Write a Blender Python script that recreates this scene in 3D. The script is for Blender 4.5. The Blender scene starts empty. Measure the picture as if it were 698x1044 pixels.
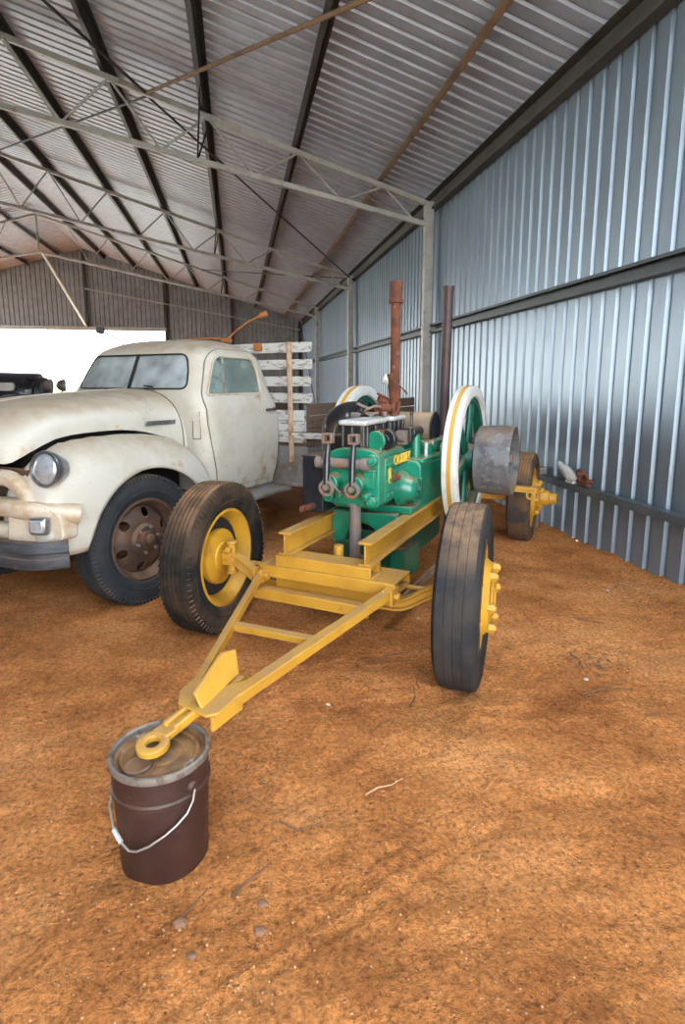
import bpy, bmesh, math, random
from mathutils import Vector, Matrix, noise as mn
random.seed(7)
C = bpy.context.scene.collection
S = bpy.context.scene
PI = math.pi
R = math.radians

# ------------------------------------------------------------------ camera
cam_d = bpy.data.cameras.new('camera')
cam = bpy.data.objects.new('camera', cam_d)
C.objects.link(cam)
cam.location = (0, 0, 1.5)
cam.rotation_euler = (R(90 - 9.372), 0, R(-10.41))
cam_d.sensor_fit = 'VERTICAL'
cam_d.sensor_height = 36
cam_d.lens = 580 / 1044 * 36
cam_d.shift_y = -0.03475
cam_d.clip_end = 500
S.camera = cam

# ------------------------------------------------------------------ world, sun, exposure
w = bpy.data.worlds.new('sky')
S.world = w
w.use_nodes = True
nt = w.node_tree
nt.nodes.clear()
o_ = nt.nodes.new('ShaderNodeOutputWorld')
b_ = nt.nodes.new('ShaderNodeBackground')
tc_ = nt.nodes.new('ShaderNodeTexCoord')
sp_ = nt.nodes.new('ShaderNodeSeparateXYZ')
rp_ = nt.nodes.new('ShaderNodeValToRGB')
rp_.color_ramp.elements[0].position = 0.0
rp_.color_ramp.elements[0].color = (1.0, 0.97, 0.93, 1)
rp_.color_ramp.elements[1].position = 0.45
rp_.color_ramp.elements[1].color = (0.74, 0.87, 1.0, 1)
nt.links.new(tc_.outputs['Generated'], sp_.inputs[0])
nt.links.new(sp_.outputs['Z'], rp_.inputs[0])
nt.links.new(rp_.outputs[0], b_.inputs[0])
b_.inputs[1].default_value = 2.6
nt.links.new(b_.outputs[0], o_.inputs[0])

sun_d = bpy.data.lights.new('sun', 'SUN')
sun_d.energy = 10.0
sun_d.angle = R(0.6)
sun_d.color = (1.0, 0.94, 0.85)
sun = bpy.data.objects.new('sun', sun_d)
C.objects.link(sun)
sun.rotation_euler = (R(-3), R(60), 0)

S.view_settings.view_transform = 'Standard'
S.view_settings.look = 'None'
S.view_settings.exposure = 2.08
S.view_settings.gamma = 1.0
S.view_settings.use_curve_mapping = False
S.cycles.max_bounces = 10
S.cycles.diffuse_bounces = 6

# ------------------------------------------------------------------ materials
def newmat(name):
    m = bpy.data.materials.new(name)
    m.use_nodes = True
    n = m.node_tree
    return m, n, n.nodes['Principled BSDF']

def pmat(name, c1, c2=None, scale=6, lo=.5, hi=.62, c3=None, scale3=20, lo3=.58, hi3=.68,
         rough=.5, metal=0.0, bump=0.0, bscale=80, dust=None, dustamt=.7, stretch=(1, 1, 1), spec=.5, coat=0):
    """paint / metal: base c1, patches c2 and c3 from noise, settled dust on upward faces"""
    m, n, p = newmat(name)
    N, L = n.nodes, n.links
    tc = N.new('ShaderNodeTexCoord')
    mp = N.new('ShaderNodeMapping')
    mp.inputs['Scale'].default_value = stretch
    L.new(tc.outputs['Object'], mp.inputs[0])
    col = None
    def rgb(c):
        v = N.new('ShaderNodeRGB'); v.outputs[0].default_value = (*c, 1); return v.outputs[0]
    def nramp(sc, a, b, det=8, off=0):
        t = N.new('ShaderNodeTexNoise'); t.inputs['Scale'].default_value = sc; t.inputs['Detail'].default_value = det
        t.inputs['Roughness'].default_value = .62
        L.new(mp.outputs[0], t.inputs['Vector'])
        r = N.new('ShaderNodeMapRange'); r.inputs[1].default_value = a; r.inputs[2].default_value = b
        L.new(t.outputs['Fac'], r.inputs[0]); return r.outputs[0]
    def mix(f, a, b):
        x = N.new('ShaderNodeMix'); x.data_type = 'RGBA'
        L.new(f, x.inputs[0]); L.new(a, x.inputs[6]); L.new(b, x.inputs[7]); return x.outputs[2]
    col = rgb(c1)
    if c2: col = mix(nramp(scale, lo, hi), col, rgb(c2))
    if c3: col = mix(nramp(scale3, lo3, hi3), col, rgb(c3))
    if dust:
        g = N.new('ShaderNodeNewGeometry'); s = N.new('ShaderNodeSeparateXYZ')
        L.new(g.outputs['Normal'], s.inputs[0])
        r = N.new('ShaderNodeMapRange'); r.inputs[1].default_value = .45; r.inputs[2].default_value = .95
        L.new(s.outputs['Z'], r.inputs[0])
        mu = N.new('ShaderNodeMath'); mu.operation = 'MULTIPLY'
        L.new(r.outputs[0], mu.inputs[0]); L.new(nramp(9, .25, .6), mu.inputs[1])
        m2 = N.new('ShaderNodeMath'); m2.operation = 'MULTIPLY'; m2.inputs[1].default_value = dustamt
        L.new(mu.outputs[0], m2.inputs[0])
        col = mix(m2.outputs[0], col, rgb(dust))
    L.new(col, p.inputs['Base Color'])
    p.inputs['Roughness'].default_value = rough
    p.inputs['Metallic'].default_value = metal
    p.inputs['Specular IOR Level'].default_value = spec
    if coat: p.inputs['Coat Weight'].default_value = coat
    if bump:
        t = N.new('ShaderNodeTexNoise'); t.inputs['Scale'].default_value = bscale; t.inputs['Detail'].default_value = 6
        L.new(mp.outputs[0], t.inputs['Vector'])
        b = N.new('ShaderNodeBump'); b.inputs['Strength'].default_value = bump; b.inputs['Distance'].default_value = .01
        L.new(t.outputs['Fac'], b.inputs['Height']); L.new(b.outputs[0], p.inputs['Normal'])
    return m

DUST = (.36, .19, .095)
def ground_mat():
    m, n, p = newmat('red_sand')
    N, L = n.nodes, n.links
    tc = N.new('ShaderNodeTexCoord')
    def nz(sc, det=8, rg=.6):
        t = N.new('ShaderNodeTexNoise'); t.inputs['Scale'].default_value = sc; t.inputs['Detail'].default_value = det
        t.inputs['Roughness'].default_value = rg
        L.new(tc.outputs['Object'], t.inputs['Vector']); return t.outputs['Fac']
    def ramp(f, st):
        r = N.new('ShaderNodeValToRGB'); e = r.color_ramp.elements
        while len(e) < len(st): e.new(.5)
        for i, (ps, c) in enumerate(st): e[i].position = ps; e[i].color = (*c, 1)
        L.new(f, r.inputs[0]); return r.outputs[0]
    def mix(f, a, b, bl='MIX'):
        x = N.new('ShaderNodeMix'); x.data_type = 'RGBA'; x.blend_type = bl
        if isinstance(f, float): x.inputs[0].default_value = f
        else: L.new(f, x.inputs[0])
        L.new(a, x.inputs[6]); L.new(b, x.inputs[7]); return x.outputs[2]
    base = ramp(nz(1.6, 10, .65), [(.32, (.34, .112, .030)), (.5, (.59, .222, .065)), (.7, (.74, .32, .115))])
    fine = ramp(nz(55, 6, .7), [(.32, (.42, .40, .38)), (.5, (1, 1, 1)), (.68, (1.4, 1.36, 1.3))])
    col = mix(1.0, base, fine, 'MULTIPLY')
    v = N.new('ShaderNodeTexVoronoi'); v.inputs['Scale'].default_value = 75
    L.new(tc.outputs['Object'], v.inputs['Vector'])
    lt = N.new('ShaderNodeMapRange'); lt.inputs[1].default_value = .30; lt.inputs[2].default_value = .18
    L.new(v.outputs['Distance'], lt.inputs[0])
    sel = N.new('ShaderNodeSeparateColor'); L.new(v.outputs['Color'], sel.inputs[0])
    gt = N.new('ShaderNodeMath'); gt.operation = 'GREATER_THAN'; gt.inputs[1].default_value = .80
    L.new(sel.outputs[0], gt.inputs[0])
    ml = N.new('ShaderNodeMath'); ml.operation = 'MULTIPLY'
    L.new(lt.outputs[0], ml.inputs[0]); L.new(gt.outputs[0], ml.inputs[1])
    pc = ramp(sel.outputs[1], [(0, (.16, .07, .035)), (.5, (.55, .28, .13)), (1, (.68, .45, .28))])
    col = mix(ml.outputs[0], col, pc)
    dk = ramp(nz(38, 12, .82), [(.34, (.22, .19, .17)), (.43, (1, 1, 1))])
    col = mix(1.0, col, dk, 'MULTIPLY')
    L.new(col, p.inputs['Base Color'])
    p.inputs['Roughness'].default_value = .95
    p.inputs['Specular IOR Level'].default_value = .15
    a = N.new('ShaderNodeMath'); a.operation = 'MULTIPLY'; a.inputs[1].default_value = .6
    L.new(nz(22, 10, .72), a.inputs[0])
    ad = N.new('ShaderNodeMath'); ad.operation = 'MULTIPLY_ADD'; ad.inputs[1].default_value = .22
    L.new(ml.outputs[0], ad.inputs[0]); L.new(a.outputs[0], ad.inputs[2])
    ad2 = N.new('ShaderNodeMath'); ad2.operation = 'MULTIPLY_ADD'; ad2.inputs[1].default_value = .35
    L.new(nz(90, 4, .6), ad2.inputs[0]); L.new(ad.outputs[0], ad2.inputs[2])
    b = N.new('ShaderNodeBump'); b.inputs['Strength'].default_value = 1.0; b.inputs['Distance'].default_value = .05
    L.new(ad2.outputs[0], b.inputs['Height']); L.new(b.outputs[0], p.inputs['Normal'])
    return m

def glass_mat(name, tint, dirt_sheen, amt):
    m, n, p = newmat(name)
    N, L = n.nodes, n.links
    out = N['Material Output']
    tr = N.new('ShaderNodeBsdfTransparent'); tr.inputs[0].default_value = (*tint, 1)
    gl = N.new('ShaderNodeBsdfGlossy'); gl.inputs['Roughness'].default_value = .04
    df = N.new('ShaderNodeBsdfDiffuse'); df.inputs[0].default_value = (*dirt_sheen, 1)
    fr = N.new('ShaderNodeFresnel'); fr.inputs[0].default_value = 1.5
    tx = N.new('ShaderNodeTexNoise'); tx.inputs['Scale'].default_value = 5
    tc = N.new('ShaderNodeTexCoord'); L.new(tc.outputs['Object'], tx.inputs['Vector'])
    mr = N.new('ShaderNodeMapRange'); mr.inputs[1].default_value = .3; mr.inputs[2].default_value = .7
    mr.inputs[3].default_value = amt * .6; mr.inputs[4].default_value = amt * 1.4
    L.new(tx.outputs['Fac'], mr.inputs[0])
    m1 = N.new('ShaderNodeMixShader'); L.new(mr.outputs[0], m1.inputs[0]); L.new(tr.outputs[0], m1.inputs[1]); L.new(df.outputs[0], m1.inputs[2])
    m2 = N.new('ShaderNodeMixShader'); L.new(fr.outputs[0], m2.inputs[0]); L.new(m1.outputs[0], m2.inputs[1]); L.new(gl.outputs[0], m2.inputs[2])
    L.new(m2.outputs[0], out.inputs['Surface'])
    return m

M = dict(
    ground=ground_mat(),
    sheet=pmat('galvanised_sheet', (.225, .285, .345), (.20, .252, .31), 3, .45, .6, (.22, .18, .15), 2.2, .72, .84, rough=.38, metal=.5, stretch=(1, 1, .25)),
    roof=pmat('weathered_roof_sheet', (.40, .43, .52), (.33, .36, .43), 4, .4, .65, rough=.5, metal=.35),
    gable=pmat('dusty_gable_sheet', (.26, .26, .275), (.20, .195, .20), 4, .4, .65, rough=.55, metal=.3),
    steel=pmat('grey_steel', (.40, .39, .36), (.33, .315, .29), 5, .45, .6, (.20, .12, .07), 7, .62, .72, rough=.55, metal=.3),
    darksteel=pmat('dark_steel', (.05, .047, .045), (.035, .03, .028), 6, rough=.6, metal=.3),
    girt=pmat('galvanised_girt', (.055, .064, .070), (.042, .048, .052), 5, rough=.5, metal=.5),
    tansteel=pmat('rusted_purlin', (.22, .135, .075), (.15, .085, .045), 4, rough=.7),
    yellow=pmat('yellow_paint', (.48, .25, .026), (.41, .20, .020), 5, .45, .6, (.22, .10, .03), 26, .655, .72, rough=.5, dust=(.34, .185, .08), dustamt=.75),
    yellowrim=pmat('yellow_rim_paint', (.50, .255, .018), (.38, .175, .014), 6, .5, .62, (.24, .11, .03), 14, .62, .74, rough=.5),
    green=pmat('green_enamel', (.005, .20, .115), (.006, .145, .08), 7, .45, .6, (.14, .10, .045), 10, .62, .72, rough=.34, dust=DUST, dustamt=.95, coat=.3),
    darkgreen=pmat('dark_green_enamel', (.005, .09, .056), (.008, .065, .042), 7, rough=.45, dust=DUST, dustamt=.6),
    black=pmat('black_enamel', (.012, .012, .014), (.03, .027, .025), 9, rough=.32, dust=DUST, dustamt=.55, coat=.3),
    navy=pmat('dark_blue_enamel', (.007, .010, .017), (.014, .017, .022), 9, .5, .6, (.22, .19, .16), 45, .69, .72, rough=.45, dust=DUST, dustamt=.5),
    gloss=pmat('bare_black_enamel', (.012, .012, .014), (.05, .035, .025), 9, .55, .65, rough=.28, coat=.4),
    sandgrit=pmat('sand_grit', (.50, .25, .11), (.30, .14, .06), 60, rough=.95),
    dustytan=pmat('dusty_tan_steel', (.20, .14, .09), (.13, .09, .06), 8, rough=.7, dust=(.42, .27, .16), dustamt=.9),
    yard=pmat('dry_grass_bounce_yard', (.50, .50, .45), (.42, .45, .36), .4, .4, .6, rough=.95),
    eave=pmat('dark_rusty_steel', (.05, .042, .038), (.036, .028, .024), 4, rough=.7),
    girtlow=pmat('pale_galvanised_girt', (.12, .14, .155), (.09, .105, .115), 5, rough=.5, metal=.4),
    seam=pmat('panel_gap', (.10, .075, .055), rough=.9),
    white=pmat('white_paint', (.60, .59, .55), (.52, .50, .45), 6, .5, .6, (.45, .36, .25), 16, .66, .76, rough=.5, dust=(.5, .36, .24), dustamt=.35),
    stripe=pmat('ochre_stripe_paint', (.50, .27, .04), rough=.5),
    capwhite=pmat('greyed_white_paint', (.46, .46, .45), (.36, .34, .32), 12, rough=.5, dust=(.36, .31, .26), dustamt=.4),
    rust=pmat('rust', (.15, .045, .020), (.085, .028, .015), 10, .42, .6, (.30, .13, .06), 24, .6, .7, rough=.85, bump=.3),
    rustgrey=pmat('rusty_grey_pipe', (.16, .13, .12), (.22, .11, .06), 9, rough=.7, bump=.2),
    purplerust=pmat('dark_brown_pipe', (.055, .030, .032), (.035, .02, .022), 8, rough=.55),
    pulley=pmat('worn_pulley_iron', (.13, .13, .135), (.05, .05, .053), 7, .48, .64, (.24, .23, .22), 20, .56, .68, rough=.55, metal=.2, bump=.15, bscale=40, dust=(.22, .13, .08), dustamt=.9),
    tyre=pmat('dusty_tyre_rubber', (.014, .013, .012), (.062, .040, .026), 5, .42, .62, rough=.8, spec=.15, dust=(.30, .165, .085), dustamt=.8, bump=.1),
    tyregrey=pmat('worn_tyre_rubber', (.022, .023, .026), (.040, .035, .031), 7, .4, .62, rough=.8, spec=.15, dust=(.30, .18, .10), dustamt=.85, bump=.12),
    trucktyre=pmat('truck_tyre_rubber', (.020, .024, .030), (.036, .035, .035), 6, .4, .65, rough=.75, spec=.15, dust=(.30, .17, .09), dustamt=.6),
    mudtyre=pmat('muddy_tyre_rubber', (.05, .042, .038), (.13, .075, .042), 5, .40, .58, rough=.85, spec=.15, dust=(.34, .18, .08), dustamt=.9),
    rimrust=pmat('rusty_brown_rim', (.05, .030, .020), (.10, .048, .025), 8, .45, .6, rough=.65, dust=DUST, dustamt=.4),
    cream=pmat('faded_cream_paint', (.46, .425, .365), (.39, .34, .27), 3, .46, .66, (.33, .175, .07), 4.5, .60, .74, rough=.42, dust=(.36, .26, .165), dustamt=.95),
    creamrust=pmat('cream_paint_rust_streaked', (.50, .43, .34), (.40, .27, .16), 6, .48, .64, (.24, .11, .045), 14, .64, .74, rough=.5, dust=(.40, .26, .14), dustamt=.6),
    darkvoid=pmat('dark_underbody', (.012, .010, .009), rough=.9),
    chrome=pmat('dull_chrome', (.32, .33, .36), (.26, .27, .28), 8, rough=.28, metal=.85),
    lens=pmat('headlamp_lens', (.42, .45, .48), (.30, .32, .35), 30, rough=.12, metal=.35, coat=.6),
    bumper=pmat('weathered_bumper', (.060, .064, .074), (.030, .030, .033), 6, .42, .58, (.12, .08, .06), 9, .58, .7, rough=.65, metal=.2, dust=DUST, dustamt=.5, stretch=(.5, 1, 3)),
    orangerust=pmat('orange_rust', (.36, .13, .03), (.30, .11, .03), 12, rough=.8),
    whiteboard=pmat('flaking_white_board', (.50, .49, .46), (.22, .185, .155), 14, .52, .60, (.16, .11, .08), 26, .64, .70, rough=.85, stretch=(.6, 1, 2.0), bump=.2),
    greyboard=pmat('weathered_grey_board', (.24, .21, .18), (.16, .13, .11), 9, .45, .6, (.56, .53, .50), 14, .60, .68, rough=.9, stretch=(.5, .5, 3), bump=.2),
    brownboard=pmat('brown_timber', (.15, .095, .06), (.10, .06, .04), 8, rough=.9, stretch=(.5, .5, 4)),
    peachpost=pmat('rust_stained_stake', (.46, .32, .22), (.33, .18, .09), 10, .48, .6, rough=.7),
    traysteel=pmat('grey_tray_steel', (.22, .205, .19), (.18, .135, .10), 5, .45, .6, (.36, .34, .33), 8, .6, .7, rough=.6, metal=.2),
    bucket=pmat('oxblood_drum_paint', (.028, .0105, .0088), (.040, .017, .013), 7, .45, .62, (.22, .13, .085), 34, .665, .70, rough=.5, dust=(.2, .1, .05), dustamt=.5),
    bucketrim=pmat('bare_rim_metal', (.20, .17, .145), (.10, .068, .045), 20, rough=.5, metal=.4),
    lid=pmat('rusty_lid', (.27, .135, .05), (.13, .065, .03), 10, .42, .6, (.48, .42, .36), 9, .60, .70, rough=.55, metal=.15),
    wire=pmat('wire', (.36, .34, .31), rough=.45, metal=.6),
    blackpaint=pmat('old_black_coachwork', (.014, .016, .022), (.03, .03, .034), 5, rough=.25, coat=.6),
    cloth=pmat('white_rag', (.58, .57, .55), (.55, .52, .48), 20, rough=.9),
    twig=pmat('dry_twig', (.14, .072, .036), (.09, .05, .03), 15, rough=.9),
    straw=pmat('pale_dry_twig', (.42, .25, .13), rough=.9),
    stone=pmat('sand_crusted_stone', (.20, .10, .055), (.12, .07, .045), 20, rough=.95, bump=.2),
    palestone=pmat('pale_stone', (.48, .38, .30), rough=.95),
    scrub=pmat('green_scrub', (.40, .52, .30), (.32, .44, .24), 3, rough=.9),
    gold=pmat('yellow_lettering', (.72, .46, .05), rough=.5),
    badge=pmat('dark_badge', (.09, .08, .075), rough=.5),
    leather=pmat('worn_seat_vinyl', (.12, .10, .085), rough=.7),
    skylight=glass_mat('added_skylight_sheet', (.95, .96, .97), (.8, .8, .8), .04),
    glass=glass_mat('dusty_sheen_glass', (.84, .90, .91), (.62, .68, .70), .42),  # film colour holds real dirt plus a painted grey-blue reflection
    sideglass=glass_mat('green_tinged_glass', (.70, .82, .78), (.42, .54, .50), .34),
)

# ------------------------------------------------------------------ mesh helpers
def frame_of(axis):
    a = Vector(axis).normalized()
    t = Vector((0, 0, 1)) if abs(a.z) < .9 else Vector((1, 0, 0))
    u = t.cross(a).normalized()
    return a, u, a.cross(u)

class MB:
    def __init__(s): s.v = []; s.f = []
    def add(s, vs, fs):
        k = len(s.v); s.v += [tuple(v) for v in vs]; s.f += [tuple(i + k for i in f) for f in fs]; return s
    def box(s, c, d, rot=None):
        c = Vector(c); h = Vector(d) / 2
        vs = [Vector((x * h.x, y * h.y, z * h.z)) for x in (-1, 1) for y in (-1, 1) for z in (-1, 1)]
        if rot is not None: vs = [rot @ v for v in vs]
        return s.add([v + c for v in vs], [(0, 1, 3, 2), (4, 6, 7, 5), (0, 4, 5, 1), (2, 3, 7, 6), (0, 2, 6, 4), (1, 5, 7, 3)])
    def bar(s, p0, p1, wd, ht, up=(0, 0, 1)):
        p0, p1 = Vector(p0), Vector(p1); a = (p1 - p0).normalized(); u = Vector(up)
        sd = a.cross(u).normalized(); u = sd.cross(a)
        rings = [[p + sd * x * wd / 2 + u * z * ht / 2 for x, z in ((-1, -1), (1, -1), (1, 1), (-1, 1))] for p in (p0, p1)]
        return s.loft(rings)
    def loft(s, rings, closed=True, caps=True):
        n = len(rings[0]); vs = [p for r in rings for p in r]; fs = []
        for i in range(len(rings) - 1):
            for j in range(n if closed else n - 1):
                a = i * n + j; b = i * n + (j + 1) % n
                fs.append((a, b, b + n, a + n))
        if caps and closed:
            fs.append(tuple(range(n - 1, -1, -1))); fs.append(tuple(range((len(rings) - 1) * n, len(rings) * n)))
        return s.add(vs, fs)
    def cyl(s, p0, p1, r0, r1=None, n=24, caps=True):
        r1 = r0 if r1 is None else r1
        p0, p1 = Vector(p0), Vector(p1); a, u, v = frame_of(p1 - p0)
        rg = [[p + (u * math.cos(t) + v * math.sin(t)) * r for t in [2 * PI * i / n for i in range(n)]] for p, r in ((p0, r0), (p1, r1))]
        return s.loft(rg, True, caps)
    def tube(s, pts, r, n=10, sect=None, up=None):
        pts = [Vector(p) for p in pts]; rs = r if isinstance(r, (list, tuple)) else [r] * len(pts)
        rings = []; u = None
        for i, p in enumerate(pts):
            t = (pts[min(i + 1, len(pts) - 1)] - pts[max(i - 1, 0)]).normalized()
            if u is None:
                u = frame_of(t)[1] if up is None else Vector(up)
            u = (u - t * u.dot(t)).normalized(); v = t.cross(u)
            if sect: rings.append([p + u * a + v * b for a, b in sect])
            else: rings.append([p + (u * math.cos(2 * PI * k / n) + v * math.sin(2 * PI * k / n)) * rs[i] for k in range(n)])
        return s.loft(rings)
    def lathe(s, prof, o=(0, 0, 0), axis=(1, 0, 0), n=48, loop=False):
        a, u, v = frame_of(axis); o = Vector(o); m = len(prof); vs = []; fs = []
        for k in range(n):
            t = 2 * PI * k / n; dr = u * math.cos(t) + v * math.sin(t)
            vs += [o + a * x + dr * r for x, r in prof]
        for k in range(n):
            k2 = (k + 1) % n
            for j in range(m if loop else m - 1):
                j2 = (j + 1) % m
                fs.append((k * m + j, k * m + j2, k2 * m + j2, k2 * m + j))
        return s.add(vs, fs)
    def prism(s, pts, vec):
        pts = [Vector(p) for p in pts]; v = Vector(vec)
        return s.loft([pts, [p + v for p in pts]])
    def ball(s, c, r, nu=16, nv=10):
        c = Vector(c); r = (r, r, r) if isinstance(r, (int, float)) else r
        prof = [[c + Vector((r[0] * math.sin(PI * j / nv) * math.cos(2 * PI * i / nu), r[1] * math.sin(PI * j / nv) * math.sin(2 * PI * i / nu), r[2] * math.cos(PI * j / nv))) for i in range(nu)] for j in range(1, nv)]
        s.loft(prof, True, True); return s
    def nut(s, c, axis, r, h):
        c = Vector(c); a = Vector(axis).normalized(); return s.cyl(c, c + a * h, r, r, 6)
    def mesh(s, name, smooth=35):
        me = bpy.data.meshes.new(name)
        me.from_pydata(s.v, [], s.f)
        bm = bmesh.new(); bm.from_mesh(me)
        bmesh.ops.remove_doubles(bm, verts=bm.verts, dist=1e-6)
        bmesh.ops.recalc_face_normals(bm, faces=bm.faces)
        for f in bm.faces: f.smooth = bool(smooth)
        bm.to_mesh(me); bm.free()
        if smooth: me.set_sharp_from_angle(angle=R(smooth))
        return me
    def build(s, name, mat, parent=None, bevel=0, seg=2, smooth=35, label=None):
        me = s.mesh(name, smooth); me.materials.append(M[mat])
        o = bpy.data.objects.new(name, me); C.objects.link(o)
        if parent: o.parent = parent
        if bevel:
            b = o.modifiers.new('bevel', 'BEVEL'); b.width = bevel; b.segments = seg; b.limit_method = 'ANGLE'; b.angle_limit = R(40)
        if label: o['label'] = label
        return o

def tag(o, label, cat, group=None, kind=None):
    o['label'] = label; o['category'] = cat
    if group: o['group'] = group
    if kind: o['kind'] = kind
    return o
def empty(name, loc=(0, 0, 0), rz=0):
    o = bpy.data.objects.new(name, None); C.objects.link(o); o.location = loc; o.rotation_euler = (0, 0, rz); o.empty_display_size = .1
    return o
def copy_tree(o, parent=None):
    c = o.copy(); C.objects.link(c)
    if parent: c.parent = parent
    for ch in o.children: copy_tree(ch, c)
    return c
def boolean(a, b, op):
    """returns mesh of MB a (op) MB b"""
    oa = bpy.data.objects.new('t_a', a if isinstance(a, bpy.types.Mesh) else a.mesh('t_a')); C.objects.link(oa)
    ob = bpy.data.objects.new('t_b', b if isinstance(b, bpy.types.Mesh) else b.mesh('t_b')); C.objects.link(ob)
    md = oa.modifiers.new('b', 'BOOLEAN'); md.operation = op; md.object = ob; md.solver = 'EXACT'
    dg = bpy.context.evaluated_depsgraph_get(); dg.update()
    me = bpy.data.meshes.new_from_object(oa.evaluated_get(dg))
    bpy.data.objects.remove(oa); bpy.data.objects.remove(ob)
    return me
def from_mesh(me, name, mat, parent=None, smooth=35):
    me.name = name; me.materials.clear(); me.materials.append(M[mat])
    for p in me.polygons: p.use_smooth = True
    me.set_sharp_from_angle(angle=R(smooth))
    o = bpy.data.objects.new(name, me); C.objects.link(o)
    if parent: o.parent = parent
    return o
def lerp_tab(tab, x):
    if x <= tab[0][0]: return tab[0][1]
    for (a, b), (c, d) in zip(tab, tab[1:]):
        if x <= c:
            t = (x - a) / (c - a); return b + (d - b) * t
    return tab[-1][1]
def smooth_tab(tab, x):
    if x <= tab[0][0]: return tab[0][1]
    if x >= tab[-1][0]: return tab[-1][1]
    n = len(tab)
    for i in range(n - 1):
        if x <= tab[i + 1][0]:
            x0, y0 = tab[i]; x1, y1 = tab[i + 1]
            m0 = (y1 - tab[i - 1][1]) / (x1 - tab[i - 1][0]) if i else (y1 - y0) / (x1 - x0)
            m1 = (tab[i + 2][1] - y0) / (tab[i + 2][0] - x0) if i + 2 < n else (y1 - y0) / (x1 - x0)
            h = x1 - x0; t = (x - x0) / h
            return (2*t**3-3*t*t+1)*y0 + (t**3-2*t*t+t)*h*m0 + (-2*t**3+3*t*t)*y1 + (t**3-t*t)*h*m1
def rounded(poly, r, k=5):
    """round the corners of a 2-D polygon"""
    out = []; n = len(poly)
    for i in range(n):
        p0, p1, p2 = Vector(poly[i - 1]), Vector(poly[i]), Vector(poly[(i + 1) % n])
        rr = r[i] if isinstance(r, (list, tuple)) else r
        d0 = (p0 - p1); d2 = (p2 - p1)
        l = min(rr, d0.length * .48, d2.length * .48)
        a = p1 + d0.normalized() * l; b = p1 + d2.normalized() * l
        for j in range(k + 1):
            t = j / k
            out.append(a * (1 - t) ** 2 + p1 * 2 * t * (1 - t) + b * t * t)
    return out

# ------------------------------------------------------------------ floor
XW = 3.15
Y0, Y1 = -2.17, 27.6
SKX0, SKX1 = .0, 2.95
RIDGE = -6.4
XL = 2 * RIDGE - XW
SL = .30
def zr(x): return 4.38 + SL * (XW - x if x >= RIDGE else x - XL)

def seg_dist(x, y, a, b):
    ax, ay = a; bx, by = b; dx, dy = bx - ax, by - ay
    t = max(0, min(1, ((x - ax) * dx + (y - ay) * dy) / (dx * dx + dy * dy)))
    s = ((x - ax) * dy - (y - ay) * dx) / math.hypot(dx, dy)
    return math.hypot(x - ax - t * dx, y - ay - t * dy), s, t
def hgt(x, y):
    n = mn.noise
    h = .016 * n(Vector((x * 1.1, y * 1.1, 0))) + .017 * n(Vector((x * 4, y * 4, 3)))
    if -3 < x < 3.2 and .2 < y < 6:
        h += .012 * n(Vector((x * 11, y * 11, 7)))
        q = n(Vector((x * 28, y * 28, 5)))
        h += .007 * q + .006 * n(Vector((x * 48, y * 48, 9))) + .008 * max(0, n(Vector((x * 17, y * 17, 21))) - .25)
        d, s, t = seg_dist(x, y, (-.45, 1.05), (1.0, 1.72))
        if d < .12:
            h += (.007 * math.cos(s * 2 * PI / .06) - .006) * (1 - d / .12) * min(1, 6 * t, 6 * (1 - t))
    if x > 2.5 and x < 3.4: h += .03 * ((x - 2.5) / .65) ** 2 * (1 + .5 * n(Vector((y * 2, 0, 2))))
    return h
def axis_pts(spans):
    out = []
    for a, b, st in spans:
        k = max(1, round((b - a) / st)); out += [a + (b - a) * i / k for i in range(k)]
    return out + [spans[-1][1]]
xs = axis_pts([(-16.6, -6, 1.2), (-6, -3, .25), (-3, -1.6, .06), (-1.6, 2.2, .02), (2.2, 3.3, .04), (3.3, 4.2, .3)])
ys = axis_pts([(-2.8, .3, .4), (.3, .85, .06), (.85, 2.9, .02), (2.9, 6, .045), (6, 10, .25), (10, 28.6, 1.2)])
mb = MB()
mb.v = [(x, y, hgt(x, y)) for y in ys for x in xs]
nx = len(xs)
mb.f = [(j * nx + i, j * nx + i + 1, (j + 1) * nx + i + 1, (j + 1) * nx + i) for j in range(len(ys) - 1) for i in range(nx - 1)]
fl = mb.build('floor', 'ground', smooth=180)
tag(fl, 'red-brown sandy earth floor of the shed', 'floor', kind='structure')

mb = MB(); mb.v = [(-150, -80, -.06), (150, -80, -.06), (150, 220, -.06), (-150, 220, -.06)]; mb.f = [(0, 1, 2, 3)]  # outdoor ground kept pale and neutral to bounce light onto the roof
tag(mb.build('ground', 'yard', smooth=0), 'dry grassland outside the shed, paled to bounce light indoors', 'ground', kind='structure')
# ------------------------------------------------------------------ shed shell
def profile(a, b, P=.195, wd=.066, e=.016, D=.028):
    pts = []; k = a
    while k < b:
        pts += [(k, 0), (k + P - wd, 0), (k + P - wd + e, D), (k + P - e, D)]; k += P
    return pts + [(k, 0)]
def sheet(name, pts, lo, hi, mat, th=0):
    m = MB(); n = len(pts)
    m.v = [lo(s, d) for s, d in pts] + [hi(s, d) for s, d in pts]
    m.f = [(i, i + 1, i + 1 + n, i + n) for i in range(n - 1)]
    return m
def shell_obj(m, name, mat):
    me = bpy.data.meshes.new(name); me.from_pydata([tuple(v) for v in m.v], [], m.f); me.materials.append(M[mat])
    o = bpy.data.objects.new(name, me); C.objects.link(o); return o

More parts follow.
